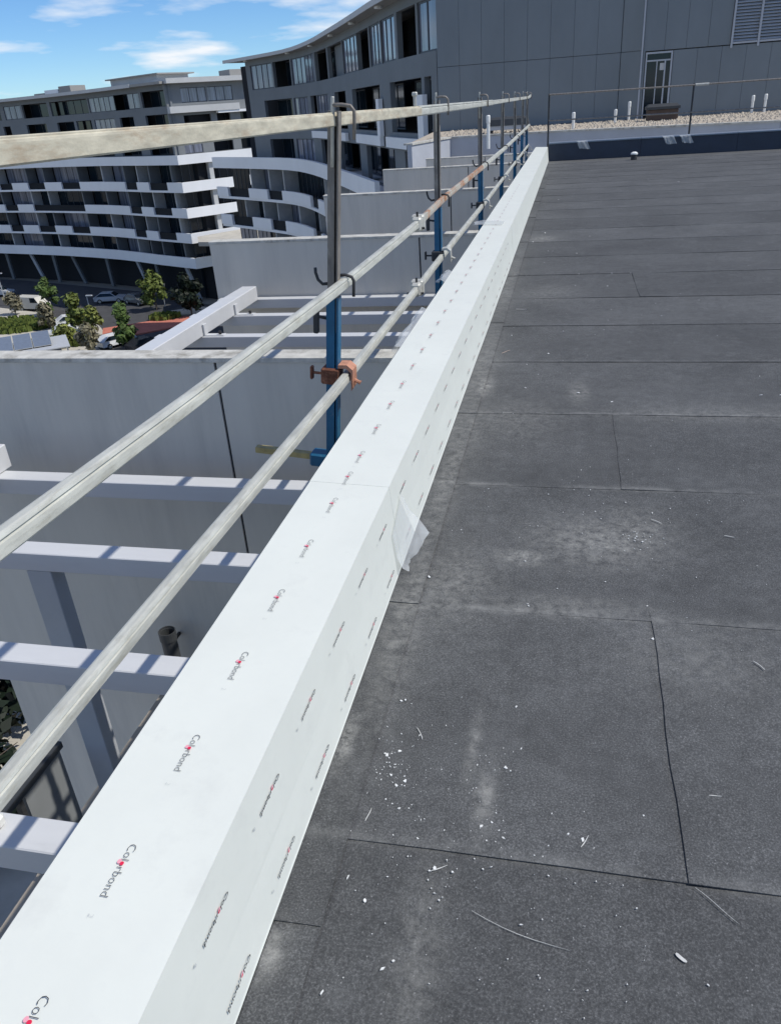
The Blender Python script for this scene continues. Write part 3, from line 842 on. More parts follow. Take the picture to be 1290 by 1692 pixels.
SEG = [(-0.543, 1.663, -0.501, 1.664, 'thin pale offcut beside the parapet foot, nearer the lettering', 0), (-0.438, 1.297, -0.435, 1.339, 'short bright offcut among the white crumbs', 0), (0.087, 1.302, 0.108, 1.337, 'short bright offcut alone above the near lap', 0),
       (0.612, 2.067, 0.637, 2.027, 'short bright offcut right of the wavy sheet joint', 0), (0.404, 1.504, 0.434, 1.509, 'faint offcut lying square right of the joint', 0), (-0.254, 1.185, -0.217, 1.204, 'slim offcut just below the near lap', 0),
       (-0.366, 1.64, -0.346, 1.595, 'bent pale offcut left of the dusty streak', 0), (0.333, 1.228, 0.419, 1.161, 'long thin wire trailing from the joint corner', 0), (-0.148, 1.101, 0.063, 1.038, 'longest thin wire lying across the near sheet', 0),
       (0.385, 2.968, 0.422, 2.929, 'pale offcut right of the dusty patch', 0), (0.65, 2.851, 0.687, 2.845, 'tiny offcut far right of the dusty patch', 0), (-0.403, 6.602, -0.312, 6.596, 'white strip lying flat in the middle distance', 0),
       (-0.423, 5.335, -0.365, 5.407, 'brownish stick offcut near the parapet in the middle distance', 1), (-0.52, 1.424, -0.486, 1.408, 'white flake at the parapet foot', 0), (0.278, 1.07, 0.298, 1.055, 'bright white flake low at the right', 0)]
for i, (x0, y0, x1, y1, lab, br) in enumerate(SEG):
    far = 1 + 0.25 * max(0, y0 - 1.5)
    long_ = math.hypot(x1 - x0, y1 - y0) > 0.1
    wd = (0.0005 if long_ else 0.0011 if 'flake' not in lab else 0.004) * far
    d = Vector((x1 - x0, y1 - y0, 0)); nrm = Vector((-d.y, d.x, 0)).normalized()
    rings = []
    for q in range(7):
        t = q / 6
        p = Vector((x0, y0, 0.0055 if y0 < 1.2 else 0.0075)) + d * t + nrm * (d.length * 0.05 * math.sin(t * 3.1 + i * 2))
        h = wd * (0.9 if q % 6 else 0.5)
        rings.append([p + nrm * h + Vector((0, 0, 0)), p - nrm * h, p - nrm * h + Vector((0, 0, 0.0011 * far)), p + nrm * h + Vector((0, 0, 0.0011 * far + 0.0004 * math.sin(t * 5)))])
    o = obj('metal_offcut', MB().loft(rings), M['swarfbrown'] if br else M['swarf'])
    tag(o, lab + ' on the roof', 'offcut', 'offcuts lying on the roof')
rv = thing('roof_outlet', 'small black roof outlet stub with pale cap near the navy parapet', 'outlet', (1.5, 21.6, 0.005), local=True)
obj('stub', MB().loft([circ(0.075, 0), circ(0.07, 0.12)]), M['iron'], rv)
obj('cap', MB().loft([circ(0.085, 0.121), circ(0.085, 0.15), circ(0.04, 0.18)]), M['pvc'], rv)

# guard rail along the far parapet
fr = thing('far_railing', 'thin steel tube railing standing along the navy parapet', 'railing', (3, 23.1, 0.44))
for x in (-0.62, 2.90, 6.45, 10.0):
    obj('railing_post', MB().tube([(x, 23.0, 0.0), (x, 23.0, 1.57)], 0.024), M['iron'], fr)
obj('top_tube', MB().tube([(-0.62, 22.97, 1.545), (2.9, 22.97, 1.535), (13, 22.97, 1.53)], 0.019), M['tube'], fr)
obj('middle_tube', MB().tube([(-0.62, 22.97, 0.95), (2.9, 22.97, 0.93), (13, 22.97, 0.93)], 0.017), M['tube'], fr)
obj('tube_joint', MB().tube([(2.93, 22.97, 1.537), (3.25, 22.97, 1.536)], 0.028), M['bright'], fr)

# ================================================================== GRAVEL ROOF AND DARK CLAD BLOCK
EDGE = [(-5.8, 30.2), (-4.85, 33.9), (-0.9, 33.7), (6.8, 30.9), (14, 28.6)]
mb = MB()
top = [(x, y, 0.265) for x, y in EDGE] + [(14, 42, 0.265), (-6.6, 42, 0.265)]
mb.add(top + [(x, y, -0.2) for x, y, z in top], [tuple(range(7)), tuple(reversed(range(7, 14)))] + [(i, (i + 1) % 7, 7 + (i + 1) % 7, 7 + i) for i in range(7)])
structure('gravel_roof', mb, M['gravel'])
# loose stones on it
mb = MB()
for k in range(2600):
    x = R.uniform(-5.6, 13); y = R.uniform(30.5, 40.9)
    # keep inside the kerb
    inside = False
    for (a, b) in zip(EDGE[:-1], EDGE[1:]):
        if a[0] <= x <= b[0]:
            inside = y > a[1] + (b[1] - a[1]) * (x - a[0]) / (b[0] - a[0]) + 0.3
    if inside:
        s = R.uniform(0.04, 0.10)
        h = R.uniform(0.03, 0.07)
        mb.add([(x - s, y, 0.26), (x, y - s, 0.26), (x + s, y, 0.26), (x, y + s, 0.26), (x, y, 0.265 + h)], [(0, 1, 4), (1, 2, 4), (2, 3, 4), (3, 0, 4)])
o = obj('gravel_stones', mb, M['gravel'])
o['kind'] = 'stuff'
dk = thing('roof_kerb', 'pale blue grey upstand wall with white coping before the gravel roof', 'wall', (2, 31, -1))
for (a, b) in zip(EDGE[:-1], EDGE[1:]):
    d = Vector((b[0] - a[0], b[1] - a[1])); L = d.length; nrm = Vector((d.y, -d.x)) / L
    def pr(o0, o1, z0, z1):
        A, B = Vector(a), Vector(b)
        q = [A + nrm * o0, B + nrm * o0, B + nrm * o1, A + nrm * o1]
        return MB().add([(p.x, p.y, z0) for p in q] + [(p.x, p.y, z1) for p in q], [(0, 1, 2, 3), (4, 5, 6, 7), (0, 1, 5, 4), (1, 2, 6, 5), (2, 3, 7, 6), (3, 0, 4, 7)])
    obj('upstand', pr(0.02, 0.20, -3.9, 0.24), M['kerb'], dk)
    obj('coping', pr(-0.12, 0.24, 0.241, 0.30), M['coping'], dk)

cb_ = thing('clad_block', 'tall dark grey panel clad building block closing the far view', 'building', (3, 44, 0.2))
obj('core', MB().box(-6.1, 14, 41.30, 50, -0.1, 9.0), M['clad'], cb_)
def clad_run(x0, x1, y, n, zs):
    w = (x1 - x0) / n
    for (z0, z1) in zs:
        for i in range(n):
            dy = R.uniform(-0.006, 0.006)
            obj('cladding_panel', MB().cbox(x0 + i * w + 0.0035, x0 + (i + 1) * w - 0.0035, y + dy, y + 0.22, z0 + 0.008, z1 - 0.008, 0.006), M['clad'], cb_)
clad_run(-6.25, 1.95, 41.06, 8, [(0.27, 2.95), (2.95, 6.0), (6.0, 9.0)])
# chamfer facet
for (z0, z1) in [(0.27, 2.95), (2.95, 6.0), (6.0, 9.0)]:
    mb = MB()
    q = [(1.97, 41.08), (2.78, 40.62), (2.88, 40.80), (2.05, 41.27)]
    mb.add([(x, y, z0 + 0.01) for x, y in q] + [(x, y, z1 - 0.01) for x, y in q], [(0, 1, 2, 3), (4, 5, 6, 7), (0, 1, 5, 4), (1, 2, 6, 5), (2, 3, 7, 6), (3, 0, 4, 7)])
    obj('cladding_panel', mb, M['clad'], cb_)
obj('corner_trim', MB().box(2.79, 2.86, 40.56, 40.66, 0.27, 9.0), M['column'], cb_)
clad_run(2.87, 2.97, 40.62, 1, [(0.27, 2.95)])
clad_run(4.14, 14.0, 40.62, 10, [(0.27, 2.88)])
clad_run(2.87, 6.40, 40.62, 4, [(2.90, 6.0), (6.0, 9.0)])
clad_run(9.6, 14.0, 40.62, 4, [(2.90, 6.0), (6.0, 9.0)])
clad_run(6.40, 9.6, 40.62, 3, [(6.0, 9.0)])
dr = obj('glass_door', MB().box(3.0, 3.06, 40.60, 40.72, 0.27, 2.86).box(4.05, 4.12, 40.60, 40.72, 0.27, 2.86).box(3.06, 4.05, 40.60, 40.72, 2.79, 2.86).box(3.06, 4.05, 40.62, 40.70, 2.50, 2.56).box(3.80, 3.86, 40.61, 40.70, 0.27, 2.50).box(3.47, 3.51, 40.63, 40.70, 0.27, 2.5), M['column'], cb_)
obj('pane', MB().box(3.062, 4.048, 40.665, 40.675, 0.27, 2.788), M['glass'], dr)
obj('notice', MB().box(3.62, 3.80, 40.645, 40.655, 2.15, 2.42), M['grey'], dr)
lv = obj('louvre', MB().box(6.42, 6.50, 40.55, 40.70, 2.78, 6.0).box(7.48, 7.56, 40.55, 40.70, 2.78, 6.0).box(8.55, 8.63, 40.55, 40.70, 2.78, 6.0).box(9.52, 9.59, 40.55, 40.70, 2.78, 6.0).box(6.5, 9.52, 40.57, 40.66, 2.92, 2.99), M['column'], cb_)
for k in range(26):
    z = 3.02 + k * 0.115
    mb = MB()
    for (a, b) in ((6.502, 7.478), (7.562, 8.548), (8.632, 9.518)):
        mb.add([(a, 40.60, z), (b, 40.60, z), (b, 40.70, z + 0.08), (a, 40.70, z + 0.08), (a, 40.605, z - 0.012), (b, 40.605, z - 0.012), (b, 40.705, z + 0.068), (a, 40.705, z + 0.068)], [(0, 1, 2, 3), (4, 5, 6, 7), (0, 1, 5, 4), (2, 3, 7, 6), (1, 2, 6, 5), (3, 0, 4, 7)])
    obj('blade', mb, M['column'], lv)
# things on the gravel roof
PIPES = [(-2.76, 29.0, 0.24 - 0.2, 1.02, 'tall white pipe stub at the left end of the kerb'), (0.02, 34.6, 0.26, 0.60, 'white pipe stub nearest the thin railing corner'), (1.78, 38.6, 0.26, 0.52, 'short white pipe stub left of a taller one'), (2.42, 40.0, 0.26, 0.76, 'taller white pipe stub beside the glass door'),
         (7.48, 39.8, 0.26, 0.68, 'left white pipe stub of the pair under the louvres'), (7.98, 39.8, 0.26, 0.70, 'right white pipe stub of the pair under the louvres')]
for (x, y, z, h, lab) in PIPES:
    t = thing('pipe_stub', lab, 'pipe', (x, y, z), 'white pipe stubs on the gravel roof', local=True)
    obj('pipe', MB().loft([circ(0.055, 0, 12), circ(0.055, h - 0.24, 12)]), M['pvc'], t, smooth=False)
    obj('cowl', MB().loft([circ(0.062, h - 0.239, 12), circ(0.068, h - 0.2, 12), circ(0.068, h - 0.03, 12), circ(0.045, h, 12)]), M['pvc'], t)
t = thing('roof_box', 'dark lidded service box with brown front below the glass door', 'box', (3.62, 37.9, 0.265), local=True)
obj('body', MB().cbox(-0.60, 0.62, -0.30, 0.45, 0.0, 0.42, 0.02), M['boxbrown'], t)
obj('lid', MB().loft([[(-0.66, -0.36, 0.421), (0.68, -0.36, 0.421), (0.68, 0.5, 0.421), (-0.66, 0.5, 0.421)], [(-0.66, -0.36, 0.52), (0.68, -0.36, 0.52), (0.68, 0.5, 0.52), (-0.66, 0.5, 0.52)], [(-0.55, -0.2, 0.62), (0.55, -0.2, 0.62), (0.55, 0.4, 0.62), (-0.55, 0.4, 0.62)]]), M['pipe'], t)
t = thing('roof_unit', 'low dark service unit on two feet left of the railing corner', 'unit', (-2.55, 35.0, 0.265), local=True)
obj('hood', MB().loft([[(-0.85, -0.35, 0.28), (0.85, -0.35, 0.28), (0.85, 0.4, 0.28), (-0.85, 0.4, 0.28)], [(-0.80, -0.32, 0.50), (0.80, -0.32, 0.50), (0.80, 0.4, 0.50), (-0.80, 0.4, 0.50)], [(-0.6, -0.1, 0.58), (0.6, -0.1, 0.58), (0.6, 0.3, 0.58), (-0.6, 0.3, 0.58)]]), M['pipe'], t)
obj('tray', MB().cbox(-0.8, 0.8, -0.3, 0.35, 0.12, 0.278, 0.01), M['column'], t)
for x in (-0.7, 0.7):
    obj('foot', MB().box(x - 0.09, x + 0.09, -0.25, 0.3, 0.0, 0.119), M['iron'], t)

# ================================================================== APARTMENT WINGS
def cum(poly):
    s = [0.0]
    for a, b in zip(poly[:-1], poly[1:]):
        s.append(s[-1] + math.hypot(b[0] - a[0], b[1] - a[1]))
    return s
class Path:
    def __init__(s, poly):
        s.p = [Vector(q) for q in poly]
        s.c = cum(poly)
        s.L = s.c[-1]
        # outward normals at vertices (mitred)
        s.n = []
        for i in range(len(s.p)):
            d = []
            if i > 0: d.append((s.p[i] - s.p[i - 1]).normalized())
            if i < len(s.p) - 1: d.append((s.p[i + 1] - s.p[i]).normalized())
            nn = [Vector((q.y, -q.x)) for q in d]
            v = nn[0] if len(nn) == 1 else (nn[0] + nn[1]).normalized() / max(0.5, (nn[0] + nn[1]).normalized().dot(nn[0]))
            s.n.append(v)
    def at(s, t, off):
        t = min(max(t, 0), s.L)
        for i in range(len(s.p) - 1):
            if t <= s.c[i + 1] + 1e-9:
                u = (t - s.c[i]) / (s.c[i + 1] - s.c[i])
                return s.p[i].lerp(s.p[i + 1], u) + s.n[i].lerp(s.n[i + 1], u) * off
    def strip(s, s0, s1, o0, o1, z0, z1, mb=None):
        ts = [s0] + [c for c in s.c if s0 + 0.05 < c < s1 - 0.05] + [s1]
        rings = []
        for t in ts:
            a, b = s.at(t, o0), s.at(t, o1)
            rings.append([(a.x, a.y, z0), (b.x, b.y, z0), (b.x, b.y, z1), (a.x, a.y, z1)])
        return (mb or MB()).loft(rings)

NEAR = Path([(-37.2, 87.4), (-35.13, 85.83), (-33.07, 84.26), (-31.0, 82.6), (-28.87, 80.84), (-26.74, 79.0), (-24.8, 77.0), (-23.18, 74.87), (-21.75, 72.58), (-20.3, 70.0), (-18.7, 66.91), (-17.09, 63.54), (-15.6, 60.4), (-14.31, 57.69), (-13.16, 55.2), (-12.1, 52.9), (-11.16, 50.82), (-10.3, 48.92), (-9.4, 47.0), (-8.4, 44.98), (-7.35, 42.94), (-6.3, 41.12)])
FAR = Path([(-112.0, 124.0), (-101.86, 121.06), (-92.4, 118.3), (-84.96, 116.14), (-78.3, 114.0), (-71.29, 111.31), (-64.9, 108.5), (-59.97, 105.75), (-55.8, 103.2), (-52.04, 101.16), (-48.5, 99.3)])
END = Path([(-48.5, 99.3), (-45.0, 103.4), (-41.5, 107.5), (-36.5, 113.5), (-30, 121)])

def poly_sheet(pts, z, t=0.3):
    n = len(pts)
    return MB().add([(x, y, z) for x, y in pts] + [(x, y, z - t) for x, y in pts], [tuple(range(n)), tuple(reversed(range(n, 2 * n)))] + [(i, (i + 1) % n, n + (i + 1) % n, n + i) for i in range(n)])
def window(parent, path, a, b, z0, z1, off, kind, mull=1.15):
    """a framed window between stations a and b; its pane is a sub-part"""
    n = max(1, int(round((b - a) / mull)))
    mb = MB()
    path.strip(a, b, off - 0.05, off + 0.05, z0, z0 + 0.08, mb)
    path.strip(a, b, off - 0.05, off + 0.05, z1 - 0.08, z1, mb)
    for i in range(n + 1):
        t = a + (b - a) * i / n
        path.strip(max(a, t - 0.04), min(b, t + 0.04), off - 0.05, off + 0.05, z0 + 0.08, z1 - 0.08, mb)
    f = obj('window', mb, M['frame'], parent)
    obj('pane', path.strip(a + 0.02, b - 0.02, off - 0.012, off + 0.012, z0 + 0.04, z1 - 0.04), M['curtain'] if kind == 'g' else M['glass'], f)
    return f
def storey(parent, path, s0, s1, z0, zsill, zhead, z1, openings, off, wall, name='wall', deep=1.5):
    """solid bands below and above, piers between, framed glass in the openings"""
    if zsill > z0:
        obj(name, path.strip(s0, s1, off - 0.3, off, z0, zsill), wall, parent)
    if z1 > zhead:
        obj(name, path.strip(s0, s1, off - 0.3, off, zhead, z1), wall, parent)
    cur = s0
    for (a, b, k) in openings + [(s1, s1, None)]:
        if a - cur > 0.1:
            obj('pier', path.strip(cur, a, off - 0.3, off, zsill, zhead), wall, parent)
        if k == 'g':
            window(parent, path, a, b, zsill, zhead, off - 0.12, 'g')
        elif k == 'd':
            window(parent, path, a, b, zsill, zhead, off - deep, 'd', 1.8)
        elif k == 'p':
            obj('wall_panel', path.strip(a, b, off - 0.9, off - 0.6, zsill, zhead), wall, parent)
        cur = b

# ---- near wing
nw = thing('apartment_wing', 'dark grey curved apartment wing with overhanging roof and white lower balconies', 'building', (-20, 75, -21))
obj('core', NEAR.strip(2.0, NEAR.L, -4.2, -2.4, -21.05, 6.0), M['core'], nw)
obj('roof', NEAR.strip(4.3, NEAR.L + 0, -4.4, 0.9, 6.22, 6.42), M['soffit'], nw)
obj('roof_edge', NEAR.strip(4.25, NEAR.L, 0.902, 0.97, 6.19, 6.47), M['grey'], nw)
TOPW = [(7.76, 11.84, 'g'), (12.07, 15.52, 'd'), (15.77, 22.42, 'g'), (22.87, 27.51, 'd'), (27.96, 33.92, 'p'), (34.15, 39.24, 'g'), (39.34, 43.08, 'd'), (43.44, 46.5, 'g'), (46.7, 50.08, 'g'), (50.57, 53.97, 'd'), (54.26, 56.7, 'g')]
storey(nw, NEAR, 6.9, NEAR.L, 2.65, 3.65, 5.75, 6.218, TOPW, 0.0, M['cladf'])
SECW = [(9.72, 15.19, 'd'), (15.57, 19.15, 'g'), (20.17, 22.2, 'd'), (22.4, 26.77, 'g'), (29.57, 34.06, 'd'), (36.54, 45.57, 'd'), (48.35, 54.54, 'd'), (54.94, 55.89, 'd')]
storey(nw, NEAR, 6.9, NEAR.L, -0.55, 0.15, 2.648, 2.649, SECW, 0.0, M['cladf'])
THIRD = [(9.92, 14.6, 'd'), (15.2, 19.88, 'g'), (22.47, 27.33, 'd'), (30.26, 37.89, 'd'), (40.25, 48.62, 'd'), (50.96, 53.5, 'd')]
storey(nw, NEAR, 6.9, NEAR.L, -3.5, -2.9, -0.75, -0.551, THIRD, 0.0, M['cladf'])
for (a, b) in [(20.5, 27.4), (29.3, 34.3), (38.2, 46.2), (47.8, 55.2)]:
    f = obj('balcony_front', NEAR.strip(a, b, 0.05, 0.30, -0.62, -0.08), M['white'], nw)
for a in (45.6, 54.6):
    obj('balcony_upright', NEAR.strip(a, a + 0.8, 0.06, 0.31, -0.079, 1.9), M['white'], nw)
# white fascia and lower storeys
obj('fascia', NEAR.strip(0, 49.5, 1.2, 1.5, -3.35, -2.30), M['white'], nw)
obj('terrace_slab', NEAR.strip(0, 49.5, -2.3, 1.198, -3.36, -3.0), M['white'], nw)
for lv_, (zt, zb) in enumerate([(-5.25, -6.42), (-8.07, -9.35), (-11.2, -12.45), (-14.3, -15.6)]):
    obj('slab', NEAR.strip(0, 46, -2.3, 1.36, zb, zb + 0.24), M['white'], nw)
    pat = [(0.0, 2.38, 'w'), (2.38, 6.7, 'k'), (6.7, 10.54, 'w'), (10.54, 13.6, 'k'), (13.6, 22.22, 'w'), (22.22, 25.5, 'k'), (25.5, 33, 'w'), (33, 36, 'k'), (36, 46, 'w')]
    for (a, b, k) in pat:
        obj('balustrade_panel', NEAR.strip(a + 0.01, b - 0.01, 1.2 if k == 'w' else 1.1, 1.45 if k == 'w' else 1.16, zb + 0.241, zt if k == 'w' else zt - 0.12), M['white'] if k == 'w' else M['darkpanel'], nw)
for i in range(5):
    z1 = [-3.37, -6.43, -9.36, -12.46, -15.61][i]
    z0 = [-6.17, -9.10, -12.2, -15.35, -21.0][i]
    s = 0.2
    while s < 44:
        b = s + R.choice([2.6, 3.4, 4.4])
        window(nw, NEAR, s, b, z0, z1, -0.7, R.choice(['g', 'd', 'g']), 0.9)
        if R.random() < 0.6:
            obj('blade_wall', NEAR.strip(b + 0.05, b + 0.22, -0.8, 0.9, z0, z1 - 0.005), M['fin'], nw)
        s = b + 0.3
for s in (8, 16.5, 24, 33, 41, 49):
    p = NEAR.at(s, 0.55)
    c = obj('ceiling_light', MB().add([(p.x + 0.22 * math.cos(q * 0.785), p.y + 0.22 * math.sin(q * 0.785), z) for z in (6.10, 6.215) for q in range(8)], [tuple(range(8))] + [(q, (q + 1) % 8, 8 + (q + 1) % 8, 8 + q) for q in range(8)]), M['pvc'], nw)

# ---- far wing
fw = thing('apartment_wing', 'distant curved apartment wing with white stepped balconies and chequered balustrades', 'building', (-70, 110, -21))
FL = FAR.L
obj('core', FAR.strip(0, FL - 0.2, -9.0, -3.0, -21.05, 5.2), M['core'], fw)
obj('core', END.strip(2.2, END.L, -9.0, -3.4, -21.05, 5.2), M['core'], fw)
LV = [(-2.45, -3.55), (-5.62, -6.85), (-8.75, -9.95), (-11.85, -13.1), (-15.0, -16.35)]
PAT = [(0, 4, 'w'), (4, 7.2, 'k'), (7.2, 11.5, 'w'), (11.5, 15, 'k'), (15, 20, 'w'), (20, 24.45, 'w'), (24.45, 27.5, 'k'), (27.5, 31.3, 'w'), (31.3, 35.18, 'k'), (35.18, 39.32, 'w'), (39.32, 43.65, 'k'), (43.65, 55.0, 'w'), (55.0, 58.06, 'k'), (58.06, 61.1, 'w'), (61.1, 65.22, 'k'), (65.22, FL, 'w')]
for i, (zt, zb) in enumerate(LV):
    if i in (0, 4):
        obj('fascia', FAR.strip(0, FL, -0.3, 0, zb, zt), M['white'], fw)
    else:
        pat = PAT
        if i == 2:
            pat = [q for q in PAT if q[0] not in (35.18,)] + [(35.18, 39.32, 'k')]
        for (a, b, k) in pat:
            obj('balustrade_panel', FAR.strip(a + 0.01, b - 0.01, -0.25 if k == 'w' else -0.3, 0.0 if k == 'w' else -0.24, zb + 0.251, zt if k == 'w' else zt - 0.1), M['white'] if k == 'w' else M['darkpanel'], fw)
        obj('slab_edge', FAR.strip(0, FL, -0.3, -0.02, zb, zb + 0.25), M['white'], fw)
    obj('floor_slab', FAR.strip(0, FL - 0.35, -3.0, -0.302, zb + 0.01, zb + 0.24), M['grey'], fw)
    # end face: solid white slabs
    obj('end_fascia', END.strip(0.01, [15.4, 11.6, 12.2, 12.2, 12.0][i], -0.3, 0.0, zb, zt), M['white'], fw)
    obj('floor_slab', END.strip(0.4, 16, -3.4, -0.302, zb + 0.01, zb + 0.24), M['grey'], fw)
bays = [(0.3, 5.2), (5.4, 11.2), (11.4, 17.2), (17.4, 23.8), (24.2, 31.0), (31.3, 35.0), (35.3, 43.2), (43.6, 49.0), (49.3, 54.6), (55.0, 58.0), (58.3, 61.0), (61.3, 66.0)]
zr = [(-5.61 - 1.0, -3.56), (-9.7, -6.86), (-12.85, -9.96), (-16.1, -13.11)]
for (z0, z1) in zr:
    for q, (a, b) in enumerate(bays):
        kind = 'g' if q in (1, 4, 8) or R.random() < 0.22 else 'd'
        window(fw, FAR, a, b - 0.35, z0, z1, -2.2, kind, 1.5)
        obj('blade_wall', FAR.strip(b - 0.33, b - 0.12, -2.3, -0.55, z0, z1 - 0.005), M['fin'] if R.random() < 0.35 else M['cladf'], fw)
    for (a, b) in [(0.9, 4.2), (5.0, 8.6), (9.4, 13.0)]:
        window(fw, END, a, b, z0, z1, -1.6, 'd', 1.2)
        obj('pier', END.strip(b + 0.1, b + 0.7, -1.6, -0.4, z0, z1 - 0.005), M['grey'], fw)
obj('terrace_deck', poly_sheet([(-47.2, 98.4), (-42.0, 105.6), (-36.0, 100.5), (-38.2, 92.6), (-45.0, 93.8)], -12.1, 0.5), M['paving'], fw)
# upper dark storeys
T1 = [(0.5, 6.0, 'g'), (7, 13, 'd'), (14, 20, 'd'), (21, 28.5, 'd'), (29.43, 33.27, 'g'), (33.68, 39.53, 'd'), (40.22, 48.85, 'd'), (49.12, 55.44, 'g'), (55.52, 58.83, 'd'), (58.9, 61.67, 'g'), (62.2, 67.6, 'd')]
storey(fw, FAR, 0, FL - 0.3, 2.25, 3.1, 4.9, 5.5, T1, -0.6, M['cladf'])
T2 = [(1, 6, 'd'), (8, 14, 'd'), (16, 22, 'd'), (28.3, 29.99, 'd'), (33.72, 38.37, 'd'), (40.89, 44.84, 'd'), (45.41, 48.9, 'd'), (49.59, 54.65, 'g'), (56.04, 59.59, 'd'), (62.37, 67.6, 'd')]
storey(fw, FAR, 0, FL - 0.3, -0.6, 0.2, 2.248, 2.249, T2, -0.6, M['cladf'])
T3 = [(1, 6, 'd'), (8, 14, 'd'), (16, 22, 'd'), (24, 30, 'd'), (32, 37.5, 'd'), (39, 45, 'd'), (47, 53, 'd'), (55, 60, 'd'), (62, 67, 'd')]
storey(fw, FAR, 0, FL - 0.3, -3.0, -2.4, -0.602, -0.601, T3, -0.6, M['cladf'])
obj('roof', FAR.strip(0, FL - 0.2, -9.5, 0.6, 5.502, 5.78), M['soffit'], fw)
obj('roof_edge', FAR.strip(0, FL - 6.5, 0.601, 0.66, 5.47, 5.86), M['grey'], fw)
storey(fw, END, 0.1, 15, 2.25, 3.35, 5.0, 5.5, [(2.15, 5.57, 'g'), (5.82, 9.3, 'g')], -0.6, M['midgrey'])
storey(fw, END, 0.1, 15, -0.6, 0.2, 1.95, 2.249, [(2.05, 5.77, 'd'), (6.62, 8.52, 'd'), (10, 12, 'd')], -0.6, M['midgrey'])
storey(fw, END, 0.1, 15, -3.0, -2.4, -0.602, -0.601, [(1.5, 4.0, 'g'), (5.6, 8.4, 'd'), (9.6, 12, 'd')], -0.6, M['midgrey'])
obj('terrace_front', END.strip(0.02, 9.6, -0.5, 0.3, 2.26, 3.0), M['grey'], fw)
obj('terrace_front', END.strip(6.5, 13, -0.5, 0.2, 1.98, 2.259), M['white'], fw)
obj('roof_edge', END.strip(-0.0, 15, -6.5, 0.6, 5.502, 6.05), M['grey'], fw)
pb = obj('penthouse', FAR.strip(54.6, 65.5, -6.0, -1.2, 5.79, 6.65), M['grey'], fw)
obj('penthouse_roof', FAR.strip(54.0, 66.2, -6.5, -0.8, 6.652, 6.80), M['soffit'], pb)
obj('roof_plant', FAR.strip(38.5, 41.6, -4, -1.5, 5.79, 6.45), M['white'], fw)
obj('roof_plant', FAR.strip(36.0, 38.3, -4, -1.5, 5.79, 6.15), M['soffit'], fw)
obj('roof_plant', FAR.strip(41.8, 44.5, -4, -1.5, 5.79, 6.75), M['soffit'], fw)
obj('roof_plant', END.strip(9.5, 12.2, -4, -1.0, 6.052, 6.8), M['soffit'], fw)
# ground floor: dark shopfronts, raking columns
obj('shopfront', FAR.strip(0, FL - 0.5, -5.2, -5.0, -21.0, -16.36), M['glass'], fw)
obj('shopfront', END.strip(2.0, 20, -3.3, -3.1, -21.0, -16.36), M['glass'], fw)
for k, s in enumerate([6, 13, 20, 26, 31.5, 36, 44.5, 52, 57, 64.5]):
    a = FAR.at(s, -1.0); b = FAR.at(s + (0.9 if k % 2 else -0.9), -1.8)
    d = (FAR.at(s + 0.3, -1.0) - FAR.at(s - 0.3, -1.0)) * 0.5
    def sq(p, z):
        return [(p.x - d.x, p.y - d.y, z), (p.x + d.x, p.y + d.y, z), (p.x + d.x - d.y, p.y + d.y + d.x, z), (p.x - d.x - d.y, p.y - d.y + d.x, z)]
    obj('column', MB().loft([sq(b, -21.0), sq(a, -16.36)]), M['column'] if k in (3, 7, 9) else M['cladf'], fw)
for (a, b, z0, z1, mt) in [(37, 43, -20.2, -17.4, 'white'), (38.5, 39.2, -20.9, -17.0, 'grey'), (5, 11, -20.5, -17.8, 'kerb'), (17, 19, -20.8, -17.6, 'column'), (46.5, 50.5, -17.6, -17.1, 'grey'), (51, 55, -18.3, -17.8, 'grey'), (60, 63, -20.9, -16.9, 'grey'), (53, 57, -17.3, -16.9, 'column'), (30, 33.5, -20.8, -18.5, 'column')]:
    obj('shop_panel', FAR.strip(a, b, -4.0, -3.6, z0, z1), M[mt], fw)

# ================================================================== STREET
structure('road', poly_sheet([(-140, 132), (-140, 104), (-82, 99.5), (-70, 95), (-60, 87), (-50, 76), (-30, 60), (-14, 40), (-9, 42), (-38, 88), (-46, 98), (-62, 108), (-90, 119)], -21.0), M['asphalt'])
structure('pavement', poly_sheet([(-140, 103.9), (-82, 99.4), (-70, 94.9), (-60, 86.9), (-50, 75.9), (-30, 59.9), (-14, 39.9), (-6, 20), (-6, -20), (-140, -20)], -20.88), M['paving'])
structure('red_path', poly_sheet([(-56.2, 86.4), (-53.0, 80.6), (-48.2, 85.2), (-44.4, 88.8), (-46.6, 92.6), (-50.8, 90.2)], -20.84, 0.25), M['redpave'])
structure('kerb_island', poly_sheet([(-64.5, 90.5), (-60.5, 84.5), (-55.0, 79.5), (-53.0, 82.0), (-56.5, 86.5), (-60.8, 91.5)], -20.845, 0.25), M['paving'])
structure('path', poly_sheet([(-51.5, 94.8), (-50.3, 92.6), (-46.5, 93.2), (-45.0, 96.5), (-48.5, 97.2)], -20.842, 0.25), M['paving'])
mb = MB()
def grass_patch(cx, cy, rx, ry, n):
    for k in range(n):
        a = R.random() * 6.283; r = math.sqrt(R.random())
        x, y = cx + rx * r * math.cos(a), cy + ry * r * math.sin(a)
        s = R.uniform(0.15, 0.4); h = R.uniform(0.25, 0.7)
        t = R.random() * 3.14
        mb.add([(x - s * math.cos(t), y - s * math.sin(t), -20.88), (x + s * math.cos(t), y + s * math.sin(t), -20.88), (x + s * 0.6 * math.cos(t) + R.uniform(-.2, .2), y + s * 0.6 * math.sin(t), -20.88 + h), (x - s * 0.6 * math.cos(t), y - s * 0.6 * math.sin(t) + R.uniform(-.2, .2), -20.88 + h)], [(0, 1, 2, 3)])
grass_patch(-70.5, 87.8, 6.5, 4.0, 1500)
grass_patch(-50.2, 91.2, 2.0, 1.5, 220)
